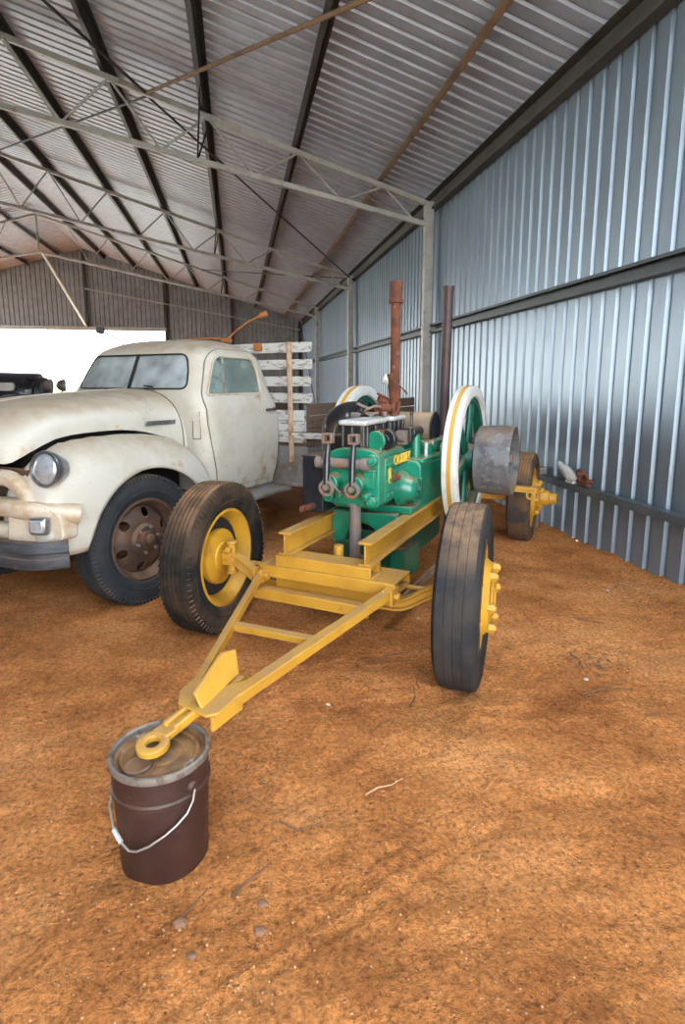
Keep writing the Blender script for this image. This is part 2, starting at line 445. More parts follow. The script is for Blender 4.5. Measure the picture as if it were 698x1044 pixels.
wr = shell_obj(sheet('w', profile(Y0, Y1), lambda s, d: (XW + d, s, .012), lambda s, d: (XW + d, s, 4.36), 'sheet'), 'wall_right', 'sheet')
tag(wr, 'ribbed galvanised sheet side wall of the shed', 'wall', kind='structure')
LOP = (9.0, 26.5)      # unseen bay, opened in the far side wall to let light in
m = MB()
for a, b in ((Y0, LOP[0]), (LOP[1], Y1)):
    m2 = sheet('l', profile(a, b), lambda s, d: (XL - d, s, .012), lambda s, d: (XL - d, s, 4.36), 'sheet')
    k = len(m.v); m.v += m2.v; m.f += [tuple(i + k for i in f) for f in m2.f]
wl = shell_obj(m, 'wall_left', 'sheet')
tag(wl, 'ribbed sheet wall on the far side of the shed with an unseen bay opened to let light in', 'wall', kind='structure')
# roof, both slopes
PP = .195
SK0 = Y0 - .1 + PP * 19; SK1 = SK0 + PP * 13
def slab(a, b, xa, xb):
    return sheet('r', profile(a, b - .01), lambda s, d: (xa, s, zr(xa) + d), lambda s, d: (xb, s, zr(xb) + d), 'roof')
m = MB()
for m2 in (slab(Y0 - .1, SK0, XW + .12, RIDGE), slab(SK0, SK1, XW + .12, SKX1), slab(SK0, SK1, SKX0, RIDGE), slab(SK1, Y1 + .1, XW + .12, RIDGE), slab(Y0 - .1, Y1 + .1, XL - .12, RIDGE)):
    k = len(m.v); m.v += m2.v; m.f += [tuple(i + k for i in f) for f in m2.f]
sk = shell_obj(slab(SK0, SK1, SKX1, SKX0), 'ceiling_added_skylight', 'skylight')  # skylight added out of view to brighten the sand below
tag(sk, 'unseen clear skylight sheets added to the roof to light the sand', 'skylight', kind='structure')
rf = shell_obj(m, 'ceiling', 'roof')
tag(rf, 'corrugated steel roof seen from below', 'roof', kind='structure')
# far gable wall with the big opening
OPX = -3.05; OPZ = 3.86
def gz_top(x): return zr(x) + .02
m = sheet('g', profile(OPX, XW), lambda s, d: (s, Y1 + d, .012), lambda s, d: (s, Y1 + d, gz_top(s)), 'gable')
m2 = sheet('g', profile(XL, OPX), lambda s, d: (s, Y1 + d, OPZ), lambda s, d: (s, Y1 + d, gz_top(s)), 'gable')
k = len(m.v); m.v += m2.v; m.f += [tuple(i + k for i in f) for f in m2.f]
wf = shell_obj(m, 'wall_far', 'gable')
tag(wf, 'ribbed gable end wall above the wide shed opening', 'wall', kind='structure')
NOX = -2.0  # edge of the unseen near wall, set to shape light on sand and ribs
m = sheet('g', profile(XL, NOX), lambda s, d: (s, Y0 - d, .012), lambda s, d: (s, Y0 - d, gz_top(s)), 'gable')
wn = shell_obj(m, 'wall_near', 'gable')
tag(wn, 'unseen ribbed end wall of the shed, its near opening sized to shape the light', 'wall', kind='structure')
mb = MB(); mb.box((.0 + (OPX + XL) / 2, Y1 - .08, OPZ), (OPX - XL, .12, .16))
tag(mb.build('opening_header', 'steel', bevel=.004), 'steel header beam over the far shed opening', 'beam', kind='structure')

ORD = ['first', 'second', 'third', 'fourth', 'fifth', 'sixth', 'seventh', 'eighth']
# purlins
def purlin(x, i, side):
    z = zr(x) - .012
    sg = 1 if side == 'right' else -1
    rot = Matrix.Rotation(math.atan(SL) * sg, 3, 'Y')
    m = MB(); yc = (Y0 + Y1) / 2; ln = Y1 - Y0 - .2
    for (dx, dz, w_, h_) in ((0, -.075, .006, .15), (-.03, -.147, .06, .006), (.03, -.003, .06, .006), (-.058, -.137, .006, .02)):
        c = rot @ Vector((dx * sg, 0, dz)); m.box((x + c.x, yc, z + c.z), (w_, ln, h_), rot)
    o = m.build('roof_purlin', 'tansteel' if (i == 0 and side == 'right') else 'darksteel', smooth=0)
    lab = 'rusty tan purlin running under the roof, lowest above the ribbed side wall' if (i == 0 and side == 'right') else \
        'dark steel roof purlin, %s up from the %s side wall' % (ORD[i], 'ribbed' if side == 'right' else 'far')
    tag(o, lab, 'purlin', 'roof purlins', 'structure')
for i in range(7):
    px = 2.28 - 1.29 * i
    purlin(px, i, 'right'); purlin(2 * RIDGE - px, i, 'left')
# eave strut
m = MB(); ln = Y1 - Y0 - .2; yc = (Y0 + Y1) / 2
m.box((3.128, yc, 4.25), (.008, ln, .24)); m.box((3.075, yc, 4.134), (.11, ln, .008)); m.box((3.075, yc, 4.366), (.11, ln, .008)); m.box((3.024, yc, 4.15), (.006, ln, .03))
tag(m.build('eave_beam', 'eave', smooth=0), 'dark rusty eave beam along the top of the side wall', 'beam', kind='structure')
# girts
def girt(z, h, lab):
    m = MB(); x0 = 3.135
    m.box((x0, yc, z), (.006, ln, h)); m.box((x0 - .05, yc, z + h / 2), (.10, ln, .005)); m.box((x0 - .05, yc, z - h / 2), (.10, ln, .005))
    m.box((x0 - .1, yc, z + h / 2 - .012), (.005, ln, .028)); m.box((x0 - .1, yc, z - h / 2 + .012), (.005, ln, .028))
    tag(m.build('wall_girt', 'girt', smooth=0), lab, 'girt', 'wall girts', 'structure')
girt(2.345, .13, 'upper horizontal steel girt across the ribbed side wall')
m = MB(); x0 = 3.13
m.box((x0 - .045, yc, .56), (.09, ln, .012)); m.box((x0 - .088, yc, .535), (.008, ln, .062)); m.box((x0 - .0, yc, .53), (.008, ln, .06))
tag(m.build('wall_girt', 'girtlow', smooth=0), 'lower horizontal steel girt near the ground with rag lying on it', 'girt', 'wall girts', 'structure')
# portal trusses and posts
TY = [2.45, 8.95, 15.2, 21.6]
def zt(x): return zr(x) - .215
def zb(x):
    xx = x if x >= RIDGE else 2 * RIDGE - x
    return 3.88 + .205 * (XW - xx)
for ti, ty in enumerate(TY):
    nm = ['nearest, over the camera', 'in front, above the yellow trailer', 'middle one of the row', 'last before the gable end'][ti]
    t = empty('roof_truss', (0, ty, 0))
    tag(t, 'grey steel lattice roof truss, ' + nm, 'truss', 'roof trusses', 'structure')
    for sg in (0, 1):
        fx = (lambda x: x) if sg == 0 else (lambda x: 2 * RIDGE - x)
        MB().bar((fx(3.08), 0, zt(3.08)), (fx(RIDGE), 0, zt(RIDGE)), .07, .075).build('top_chord', 'steel', t, bevel=.006)
        MB().bar((fx(3.0), 0, zb(3.0)), (fx(RIDGE), 0, zb(RIDGE)), .07, .075).build('bottom_chord', 'steel', t, bevel=.006)
        nodes = [3.05] + [2.28 - 1.29 * i for i in range(7)]
        for i in range(7):
            xm = (nodes[i] + nodes[i + 1]) / 2 if i else 2.78
            xt0, xt1 = nodes[i], nodes[i + 1]
            if i: MB().cyl((fx(xt0), 0, zt(xt0)), (fx(xm), 0, zb(xm)), .017, n=10).build('web_rod', 'steel', t)
            MB().cyl((fx(xt1), 0, zt(xt1)), (fx(xm), 0, zb(xm)), .017, n=10).build('web_rod', 'steel', t)
    MB().cyl((RIDGE, 0, zt(RIDGE)), (RIDGE, 0, zb(RIDGE)), .03, n=10).build('ridge_post', 'steel', t)
    for sd, px in (('ribbed side wall', 3.0), ('far side', XL + .15)):
        m = MB(); m.box((px, ty, 2.12), (.13, .13, 4.24)); m.box((px, ty, .012), (.24, .24, .02))
        o = m.build('steel_post', 'steel', bevel=.006)
        tag(o, 'square grey steel post on the %s under the truss %s' % (sd, nm), 'post', 'shed posts', 'structure')
# gable mullions
for x, z0, lab in ((RIDGE, OPZ, 'dark steel mullion under the gable peak'), (-3.05, .0, 'dark steel jamb post beside the far opening'), (-.1, .0, 'dark steel mullion on the gable wall near the corner'), (3.0, 0, 'dark steel corner post in the far corner')):
    m = MB(); m.box((x, Y1 - .07, (z0 + zr(x) - .1) / 2), (.12, .12, zr(x) - .1 - z0))
    tag(m.build('gable_post', 'darksteel', bevel=.004), lab, 'post', 'gable posts', 'structure')
m = MB(); m.bar((3.0, Y1 - .14, 3.95), (RIDGE, Y1 - .14, 5.55), .05, .06)
tag(m.build('gable_rail', 'steel'), 'sloping steel rail across the gable sheeting', 'beam', kind='structure')
# roof bracing rods
def zrod(x): return zr(x) - .24
def brace(a, b, r, mat, lab):
    m = MB(); m.cyl((a[0], a[1], zrod(a[0])), (b[0], b[1], zrod(b[0])), r, n=10)
    tag(m.build('roof_brace', mat), lab, 'brace', 'roof bracing rods', 'structure')
brace((-1.1, 8.9), (3.0, 2.5), .024, 'tansteel', 'tan steel brace rising diagonally to the nearest bay of the roof')
brace((-1.1, 8.98), (3.0, 15.2), .017, 'darksteel', 'dark brace rod crossing diagonally to the second wall post')
brace((-1.1, 8.9), (-5.3, 2.5), .02, 'darksteel', 'dark brace rod crossing the upper corner of the roof')
brace((-1.1, 21.5), (3.0, 15.25), .017, 'darksteel', 'dark brace rod between the second and third trusses')
brace((-5.3, 15.2), (-1.1, 8.98), .017, 'darksteel', 'dark brace rod rising from the front truss to the ridge')
for ti, ty in enumerate(TY[1:]):
    t = tag(empty('fly_brace', (-.45, ty, zb(-.45))), 'V-shaped fly brace hanging at the truss %s' % ['above the trailer', 'in the middle', 'by the gable'][ti], 'brace', 'fly braces', 'structure')
    MB().cyl((0, 0, 0), (.1, -.75, zr(-.35) - zb(-.45) - .15), .013, n=8).build('brace_rod', 'darksteel', t)
    MB().cyl((0, 0, 0), (.1, .75, zr(-.35) - zb(-.45) - .15), .013, n=8).build('brace_rod', 'darksteel', t)
m = MB(); m.cyl((RIDGE + .1, 21.6, zb(RIDGE)), (RIDGE - .05, Y1 - .1, 3.95), .05, n=12)
tag(m.build('ridge_strut', 'steel'), 'pale steel strut from the last truss peak down to the gable header', 'brace', kind='structure')
# thin wall cross brace in the far bay
m = MB(); m.cyl((3.05, 22.0, .2), (3.05, 27.3, 4.0), .015, n=8)
tag(m.build('wall_brace', 'darksteel'), 'thin dark diagonal brace rod on the side wall in the far bay', 'brace', kind='structure')

# outdoor scrub beyond the opening
m = MB()
for i in range(140):
    x = -60 + i * .75 + random.uniform(-.3, .3); y = 90 + random.uniform(-6, 6)
    r_ = random.uniform(.6, 1.3)
    m.ball((x, y, r_ * .5), (r_ * 1.5, r_ * 1.2, r_ * random.uniform(.7, 1.0)), 10, 6)
tag(m.build('scrub', 'scrub'), 'band of pale green scrub on the horizon beyond the far opening', 'scrub', kind='stuff')

# ------------------------------------------------------------------ wheels (axis along local x, +x = outer face)
def tyre_mb(Rr, rb, wd, grooves=4, lugs=0, n=96, gw=.0045, gd=.009):
    """closed tyre section"""
    hw = wd / 2; tw = hw * .80
    pts = [(-hw * .72, rb), (-hw * .95, rb + (Rr - rb) * .25), (-hw * 1.04, rb + (Rr - rb) * .5), (-hw, rb + (Rr - rb) * .75), (-hw * .90, Rr - .016), (-tw, Rr - .004)]
    x = -tw
    if grooves:
        step = 2 * tw / (grooves + 1)
        for g in range(grooves):
            cx_ = -tw + step * (g + 1)
            pts += [(cx_ - gw, Rr), (cx_ - gw * .6, Rr - gd), (cx_ + gw * .6, Rr - gd), (cx_ + gw, Rr)]
    pts += [(tw, Rr - .004), (hw * .90, Rr - .016), (hw, rb + (Rr - rb) * .75), (hw * 1.04, rb + (Rr - rb) * .5), (hw * .95, rb + (Rr - rb) * .25), (hw * .72, rb)]
    pts += [(hw * .5, rb - .012), (-hw * .5, rb - .012)]
    m = MB(); m.lathe(pts, n=n, loop=True)
    if lugs:
        for k in range(lugs):
            t = 2 * PI * k / lugs
            for sg in (-1, 1):
                rot = Matrix.Rotation(t, 3, 'X') @ Matrix.Rotation(R(-32) * sg, 3, 'Y')
                c = Matrix.Rotation(t, 3, 'X') @ Vector((sg * hw * .91, 0, Rr - .021))
                m.box(c, (.016, .012, .026), rot)
    # raised ring on each sidewall
    for sg in (-1, 1):
        m.lathe([(sg * hw * 1.02, rb + (Rr - rb) * .33), (sg * (hw * 1.02 + .004), rb + (Rr - rb) * .36), (sg * hw * 1.03, rb + (Rr - rb) * .39)], n=64)
    return m
def disc_mesh(rb, wd, outer, holes, hr, hrad, dish):
    hw = wd / 2
    prof = [(-hw * .72, rb + .018), (-hw * .74, rb), (-hw * .45, rb - .012), (-hw * .2, rb - .03), (hw * .25, rb - .03), (hw * .5, rb - .012), (hw * .74, rb), (hw * .72, rb + .018),
            (hw * .78, rb + .018), (hw * .82, rb - .004), (hw * .52, rb - .024), (hw * .28, rb - .042), (-hw * .22, rb - .042), (-hw * .52, rb - .024), (-hw * .82, rb - .004), (-hw * .78, rb + .018)]
    m = MB(); m.lathe(prof, n=64, loop=True)
    ro = rb - .036
    o = outer
    pr = [(hw * .05, ro), (o * .55, ro - .035), (o, ro - .085), (o, .115), (dish, .095), (dish, .03), (dish - .012, .03), (dish - .012, .10), (o - .012, .12), (o - .012, ro - .09), (o * .55 - .014, ro - .04), (hw * .05 - .016, ro)]
    d = MB(); d.lathe(pr, n=64, loop=True)
    cut = MB()
    for k in range(holes):
        t = 2 * PI * (k + .35) / holes
        c = Vector((0, math.cos(t) * hr, math.sin(t) * hr))
        cut.cyl(c + Vector((-.2, 0, 0)), c + Vector((.25, 0, 0)), hrad, n=20)
    me = boolean(d, cut, 'DIFFERENCE')
    bm = bmesh.new(); bm.from_mesh(me)
    tmp = m.mesh('tmp'); bm.from_mesh(tmp); bm.to_mesh(me); bm.free()
    return me

_cache = {}
def wheel(parent, loc, rz, kind):
    """one wheel part: wheel (rim and disc) > tyre, hub, wheel_nut"""
    if kind not in _cache:
        t = None
        if kind == 'trailer':
            Rr, rb, wd, gm, tm = .46, .285, .20, 'yellowrim', 'tyre'
            me = disc_mesh(rb, wd, .125, 6, .208, .026, .130)
            w_ = from_mesh(me, 'wheel', gm)
            tyre_mb(Rr, rb, wd, 5, 84, gw=.0026, gd=.006).build('tyre', tm, w_)
            h = MB(); h.lathe([(.10, .0), (.10, .095), (.136, .095), (.142, .085), (.142, .05), (.148, .045), (.148, 0)], n=32)
            h.lathe([(-.050, .0), (-.050, .085), (-.042, .09), (-.040, .15), (-.034, .168), (-.02, .172), (.03, .165), (.05, .0)], n=40)
            h.build('hub', 'yellowrim', w_)
            h = MB(); h.lathe([(.0, .16), (.0, .238), (.012, .238), (.012, .16)], n=48, loop=True); h.build('gap_shade_ring', 'darkvoid', w_)  # solid black ring painting the shaded gap between rim and drum
            for k in range(6):
                a = 2 * PI * k / 6
                MB().nut((.118, math.cos(a) * .150, math.sin(a) * .150), (1, 0, 0), .025, .034).cyl((.148, math.cos(a) * .150, math.sin(a) * .150), (.160, math.cos(a) * .150, math.sin(a) * .150), .015, n=12).build('wheel_nut', 'yellow', w_)
        elif kind == 'truck':
            Rr, rb, wd = .45, .275, .20
            me = disc_mesh(rb, wd, .062, 6, .188, .034, .085)
            w_ = from_mesh(me, 'wheel', 'rimrust')
            tyre_mb(Rr, rb, wd, 4, 90).build('tyre', 'trucktyre', w_)
            h = MB(); h.lathe([(.06, .0), (.06, .07), (.10, .062), (.105, .04), (.13, .036), (.14, .02), (.14, 0)], n=32)
            h.build('hub', 'rimrust', w_)
            for k in range(6):
                a = 2 * PI * (k + .2) / 6
                MB().nut((.080, math.cos(a) * .088, math.sin(a) * .088), (1, 0, 0), .012, .022).build('wheel_nut', 'rustgrey', w_)
        _cache[kind] = w_
    else:
        w_ = copy_tree(_cache[kind])
    w_.parent = parent; w_.location = loc; w_.rotation_euler = (0, 0, rz)
    return w_

# ------------------------------------------------------------------ yellow engine trailer
A = R(35.5)
def CW(l, d, z=0): return Vector((math.cos(A) * l + math.sin(A) * d, -math.sin(A) * l + math.cos(A) * d, z))
TO = CW(-1.36, 2.7)
tr = empty('engine_trailer', TO, -A)
tag(tr, 'yellow four-wheeled engine trailer with its drawbar resting on the brown drum', 'trailer')
def ibeam(x, y0, y1, z0, z1, w_, name, par):
    m = MB(); h = z1 - z0; yc_ = (y0 + y1) / 2; L_ = y1 - y0
    m.box((x, yc_, z1 - .006), (w_, L_, .012)); m.box((x, yc_, z0 + .006), (w_, L_, .012)); m.box((x, yc_, (z0 + z1) / 2), (.009, L_, h - .02))
    return m.build(name, 'yellow', par, bevel=.002)
for x in (-.22, .262): ibeam(x, -.085, 3.15, .556, .684, .075, 'chassis_beam', tr)
# upper bolster: channel open at its end
m = MB()
def tubebox(m, x0, x1, y0, y1, z0, z1, t=.008):
    m.box(((x0+x1)/2, y0 + t/2, (z0+z1)/2), (x1-x0, t, z1-z0)); m.box(((x0+x1)/2, y1 - t/2, (z0+z1)/2), (x1-x0, t, z1-z0))
    m.box(((x0+x1)/2, (y0+y1)/2, z0 + t/2), (x1-x0, y1-y0-2*t, t)); m.box(((x0+x1)/2, (y0+y1)/2, z1 - t/2), (x1-x0, y1-y0-2*t, t))
tubebox(m, -.265, .305, -.105, .035, .494, .556); m.build('upper_bolster', 'yellow', tr, bevel=.003)
m = MB(); tubebox(m, -.36, .44, -.115, .13, .428, .494); m.build('lower_bolster', 'yellow', tr, bevel=.003)
MB().cyl((.03, .09, .49), (.03, .09, .60), .028, n=24).build('king_pin_cap', 'yellow', tr, bevel=.003)
# axle: dropped I-section beam
path = []
for t in [i / 8 for i in range(9)]:
    s = t * t * (3 - 2 * t); path.append((-.655 + .26 * t, .02, .455 - .115 * s))
path += [(-.2, .02, .335), (.2, .02, .335)]
for t in [i / 8 for i in range(9)]:
    s = t * t * (3 - 2 * t); path.append((.40 + .25 * t, .02, .34 + .115 * s))
I = [(-.03, -.03), (.03, -.03), (.03, -.018), (.012, -.012), (.012, .012), (.03, .018), (.03, .03), (-.03, .03), (-.03, .018), (-.012, .012), (-.012, -.012), (-.03, -.018)]
MB().tube(path, 1, sect=I, up=(0, 1, 0)).build('front_axle', 'yellow', tr, bevel=.002)
m = MB(); m.box((0, .02, .385), (.62, .11, .085)); m.build('axle_pad', 'yellow', tr, bevel=.005)
for sg in (-1, 1):
    x = .650 * sg
    m = MB(); m.cyl((x, .02, .375), (x, .02, .545), .027, n=20); m.cyl((x, .02, .545), (x, .02, .56), .034, n=20); m.cyl((x, .02, .36), (x, .02, .375), .034, n=20)
    m.box((x + .02 * sg, .02, .46), (.06, .07, .09)); m.cyl((x, .02, .46), (x + .05 * sg, .02, .46), .042, n=20)
    m.bar((x, .03, .41), (x - .09 * sg, .16, .39), .03, .02); m.bar((x, .03, .5), (x - .01 * sg, -.045, .52), .03, .03)
    m.build('king_pin', 'yellow', tr, bevel=.004)
MB().cyl((-.61, .165, .39), (.59, .165, .39), .013, n=12).build('track_rod', 'yellow', tr)
ws = wheel(tr, (-.765, .02, .452), PI + R(6), 'trailer')
w2 = wheel(tr, (.765, .03, .452), R(6), 'trailer')
for ch in w2.children:
    if ch.name.startswith('tyre'):
        me = tyre_mb(.46, .285, .20, 3, 0, gw=.0016, gd=.003); ch.data = me.mesh('tyre'); ch.data.materials.append(M['tyregrey']); ch['label'] = 'grey worn smooth tyre'
w3 = wheel(tr, (.66, 2.9, .42), 0, 'trailer'); w4 = wheel(tr, (-.66, 2.9, .42), PI, 'trailer')
mud = tyre_mb(.428, .285, .20, 6, 0, gw=.0035, gd=.006).mesh('tyre'); mud.materials.append(M['mudtyre'])
for w_ in (w3, w4):
    for ch in w_.children:
        if ch.name.startswith('tyre'): ch.data = mud; ch['label'] = 'mud-caked tyre'
for sg in (-1, 1):
    m = MB(); x = sg
    m.lathe([(.11, 0), (.11, .10), (.15, .10), (.16, .075), (.23, .07), (.24, .055), (.30, .05), (.305, .035), (.305, 0)], o=(.66 * sg, 2.9, .42), axis=(sg, 0, 0), n=32)
    for k in range(6):
        a = 2 * PI * k / 6
        m.nut((.66 * sg + .15 * sg, 2.9 + math.cos(a) * .085, .42 + math.sin(a) * .085), (sg, 0, 0), .014, .03)
    m.build('rear_hub', 'yellowrim', tr)
m = MB(); m.box((0, 2.9, .42), (1.2, .09, .09)); m.box((-.22, 2.9, .51), (.1, .16, .10)); m.box((.262, 2.9, .51), (.1, .16, .10)); m.build('rear_axle', 'yellow', tr, bevel=.005)
m = MB(); m.box((.35, 2.3, .60), (1.0, .08, .05)); m.lathe([(-.008, .022), (-.008, .04), (.008, .04), (.008, .022)], o=(.80, 2.24, .56), axis=(0, 1, 0), n=20, loop=True)
m.build('cross_member', 'yellow', tr, bevel=.003)
# drawbar
dz = .415
def dl(l, d, z=dz): return (l + 1.36, d - 2.7, z)
MB().bar(dl(-1.71, 2.56, .43), dl(-1.285, 1.50), .03, .045).build('drawbar_arm', 'yellow', tr, bevel=.003)
MB().bar(dl(-.945, 2.60, .45), dl(-1.125, 1.42), .05, .042).build('drawbar_arm', 'yellow', tr, bevel=.003)
MB().bar(dl(-1.50, 1.99), dl(-1.04, 2.01), .045, .03).build('drawbar_crossbar', 'yellow', tr, bevel=.003)
m = MB(); m.box(((-1.725 - 1.04) / 2 + 1.36, -.17, .345), (.685, .012, .055)); m.box(((-1.725 - 1.04) / 2 + 1.36, -.14, .372), (.685, .07, .008)); m.build('drawbar_rear_bar', 'yellow', tr, bevel=.003)
for x in (-.352, .418):
    m = MB(); m.box((x - .022, -.12, .44), (.012, .10, .08)); m.box((x + .022, -.12, .44), (.012, .10, .08)); m.cyl((x - .04, -.13, .44), (x + .04, -.13, .44), .014, n=12); m.nut((x + .04, -.13, .44), (1, 0, 0), .022, .015)
    m.build('hinge_bracket', 'yellow', tr, bevel=.002)
# gusset plates at the nose
def plate(p, nrm, t):
    return MB().prism([dl(*q) for q in p], nrm)
m = plate([(-1.30, 1.52, .44), (-1.295, 1.43, .44), (-1.245, 1.36, .44), (-1.115, 1.34, .44), (-1.085, 1.37, .44), (-1.10, 1.62, .44), (-1.18, 1.50, .44), (-1.26, 1.52, .44)], (0, 0, -.01), 0)
m.build('nose_plate', 'yellow', tr, bevel=.002)
m = plate([(-1.160, 1.365, .44), (-1.185, 1.605, .44), (-1.215, 1.63, .52), (-1.225, 1.56, .53), (-1.195, 1.375, .48)], (.012, .002, 0), 0)
m.build('upright_fin', 'yellow', tr, bevel=.002)
m = MB(); m.bar(dl(-1.30, 1.50, .405), dl(-1.235, 1.36, .405), .012, .05); m.bar(dl(-1.09, 1.50, .405), dl(-1.10, 1.35, .405), .012, .05)
m.build('nose_channel', 'yellow', tr, bevel=.002)
m = MB(); m.bar(dl(-1.185, 1.62, .420), dl(-1.215, 1.235, .400), .066, .024)
m.bar(dl(-1.21, 1.40, .425), dl(-1.225, 1.27, .412), .02, .03); m.bar(dl(-1.17, 1.40, .425), dl(-1.185, 1.27, .412), .02, .03)
m.build('tongue', 'yellow', tr, bevel=.006)
m = MB(); sec = [(x * .010, .037 + y) for x, y in ((-1, -.014), (1, -.014), (1.4, 0), (1, .014), (-1, .014), (-1.4, 0))]
m.lathe(sec, o=dl(-1.213, 1.205, .392), axis=(.03, -.14, 1), n=36, loop=True)
m.build('towing_eye', 'yellow', tr, bevel=.002)
# skid rails under the engine
for x in (-.20, .25):
    m = MB(); m.box((x, 1.35, .135), (.06, 1.9, .012)); m.box((x + .03, 1.35, .165), (.01, 1.9, .07)); m.build('skid_rail', 'dustytan', tr, bevel=.003)
for y in (1.5, 2.2):
    for x in (-.222, .268): MB().bar((x, y, .56), (x, y, .14), .012, .06, up=(0, 1, 0)).build('hanger_strap', 'darkgreen', tr)

# ------------------------------------------------------------------ stationary engine (same local frame)
en = empty('stationary_engine', TO + Vector((0, 0, .685)), -A)
tag(en, 'green twin-cylinder stationary engine with two white flywheels on the yellow trailer', 'engine')
class EB(MB):
    """coordinates given from the ground; the engine's empty stands on the beams"""
    def build(s, *a, **k):
        s.v = [(x, y, z - .685) for x, y, z in s.v]; return MB.build(s, *a, **k)
def rbox(x0, x1, y0, y1, z0, z1, r, ax='y'):
    m = EB()
    if ax == 'y':
        p = rounded([(x0, z0), (x1, z0), (x1, z1), (x0, z1)], r); return m.prism([(a, y0, b) for a, b in p], (0, y1 - y0, 0))
    if ax == 'z':
        p = rounded([(x0, y0), (x1, y0), (x1, y1), (x0, y1)], r); return m.prism([(a, b, z0) for a, b in p], (0, 0, z1 - z0))
    p = rounded([(y0, z0), (y1, z0), (y1, z1), (y0, z1)], r); return m.prism([(x0, a, b) for a, b in p], (x1 - x0, 0, 0))
# base between the beams
m = rbox(-.24, .28, .62, 2.1, .685, .73, .01, 'z'); m.build('bed_flange', 'green', en, bevel=.004)
p = [(-.21, .70), (-.21, .50), (-.12, .50)] + [(-.12 + .12 * (1 - math.cos(t)), .50 + .13 * math.sin(t)) for t in [PI * i / 10 for i in range(1, 10)]] + [(.12, .50), (.225, .50), (.225, .70)]
EB().prism([(a, .50, b) for a, b in p], (0, .06, 0)).build('arched_web', 'green', en, bevel=.004)
m = rbox(-.17, .10, .60, 1.95, .20, .56, .04); m.build('sump', 'darkgreen', en, bevel=.006)
m = rbox(-.20, .07, .50, .62, .16, .50, .02); m.build('sump_door', 'darkgreen', en, bevel=.006)
m = rbox(.02, .19, .74, 1.0, .22, .40, .02); m.box((.20, .87, .31), (.02, .29, .20)); db_ = m.build('drain_box', 'green', en, bevel=.004)
m = EB(); m.box((.12, .86, .412), (.13, .20, .022)); m.build('box_cap', 'dustytan', db_, bevel=.003)
# front head
p = rounded([(-.155, .80), (.20, .778), (.20, 1.10), (.12, 1.125), (-.06, 1.125), (-.155, 1.08)], [.04, .05, .05, .03, .03, .04])
EB().prism([(a, .27, b) for a, b in p], (0, .085, 0)).build('cylinder_head', 'green', en, bevel=.008)
for bx, bz in ((-.112, .84), (.157, .825), (.160, 1.065), (-.115, 1.04)):
    m = EB(); m.cyl((bx, .235, bz), (bx, .28, bz), .034, n=24); m.build('bolt_boss', 'green', en, bevel=.006)
    m = EB(); m.nut((bx, .212, bz), (0, 1, 0), .020, .026); m.cyl((bx, .198, bz), (bx, .22, bz), .010, n=12); m.build('head_bolt', 'green', en, bevel=.002)
m = EB(); m.box((.145, .255, .955), (.07, .03, .10)); m.box((.04, .262, .845), (.16, .02, .012)); m.box((.145, .252, 1.005), (.085, .03, .012)); m.build('head_rib', 'green', en, bevel=.004)
for vx in (-.078, .082):
    m = EB(); m.cyl((vx, .28, .93), (vx, .19, .925), .056, .050, 28); m.cyl((vx, .19, .925), (vx, .15, .915), .030, n=20); m.build('valve_guide', 'green', en, bevel=.006)
    m = EB(); m.lathe([(-.012, .030), (-.012, .047), (.012, .047), (.012, .030)], o=(vx, .155, .905), axis=(0, 1, .1), n=28, loop=True); m.cyl((vx, .13, .91), (vx, .165, .91), .018, n=16)
    m.build('valve_spring_cap', 'rustgrey', en, bevel=.003)
    m = EB(); m.nut((vx + .065, .25, .865), (-.3, -1, -.2), .022, .05); m.cyl((vx + .07, .26, .87), (vx + .05, .2, .855), .014, n=12); m.build('injector_nut', 'green', en, bevel=.003)
    # rocker lever
    m = EB(); m.tube([(vx - .012, .205, 1.16), (vx - .010, .185, 1.09), (vx - .004, .165, 1.02), (vx, .15, .93), (vx, .148, .905)], [.016, .019, .020, .016, .013], 12)
    m.build('rocker_lever', 'black', en)
    m = EB(); q = (vx - .012, .205, 1.185)
    m.box((q[0] - .024, q[1], q[2]), (.014, .045, .055)); m.box((q[0] + .024, q[1], q[2]), (.014, .045, .055)); m.box((q[0], q[1], q[2] - .022), (.06, .045, .014)); m.box((q[0], q[1], q[2] + .024), (.06, .045, .012))
    m.build('rocker_fork', 'rustgrey', en, bevel=.004)
m = EB(); m.cyl((-.17, .215, 1.045), (.13, .215, 1.045), .030, n=24); m.cyl((.115, .215, 1.045), (.155, .215, 1.045), .038, n=24); m.cyl((-.17, .215, 1.045), (-.13, .215, 1.045), .037, n=24)
m.build('rocker_shaft', 'rustgrey', en, bevel=.004)
m = EB(); m.tube([(-.09, .20, 1.0), (-.06, .16, .96), (-.02, .17, .90), (.01, .20, .86), (.03, .24, .84)], .006, 8); m.build('oil_line', 'rustgrey', en)
# cylinder block
m = rbox(-.15, .172, .35, .80, .76, 1.10, .05); m.build('water_jacket', 'green', en, bevel=.008)
m = rbox(.165, .20, .37, .50, .80, 1.06, .02, 'x'); m.build('side_cover', 'green', en, bevel=.006)
for yy, zz_ in ((.40, .84), (.47, .84), (.40, 1.02), (.47, 1.02), (.435, .93)):
    EB().nut((.20, yy, zz_), (1, 0, 0), .012, .014).build('cover_stud', 'green', en)
m = EB(); m.box((.2025, .435, .955), (.004, .035, .09)); m.build('maker_plate', 'gold', en)
m = EB(); m.cyl((.175, .53, .93), (.215, .53, .93), .026, n=16); m.nut((.215, .53, .93), (1, 0, 0), .018, .02); m.build('drain_cock', 'rust', en, bevel=.003)
m = EB(); m.prism([(.172, .53, .985), (.172, .90, .985), (.172, .90, 1.07), (.172, .53, 1.07)], (.012, 0, 0)); m.build('name_panel', 'darkgreen', en, bevel=.003)
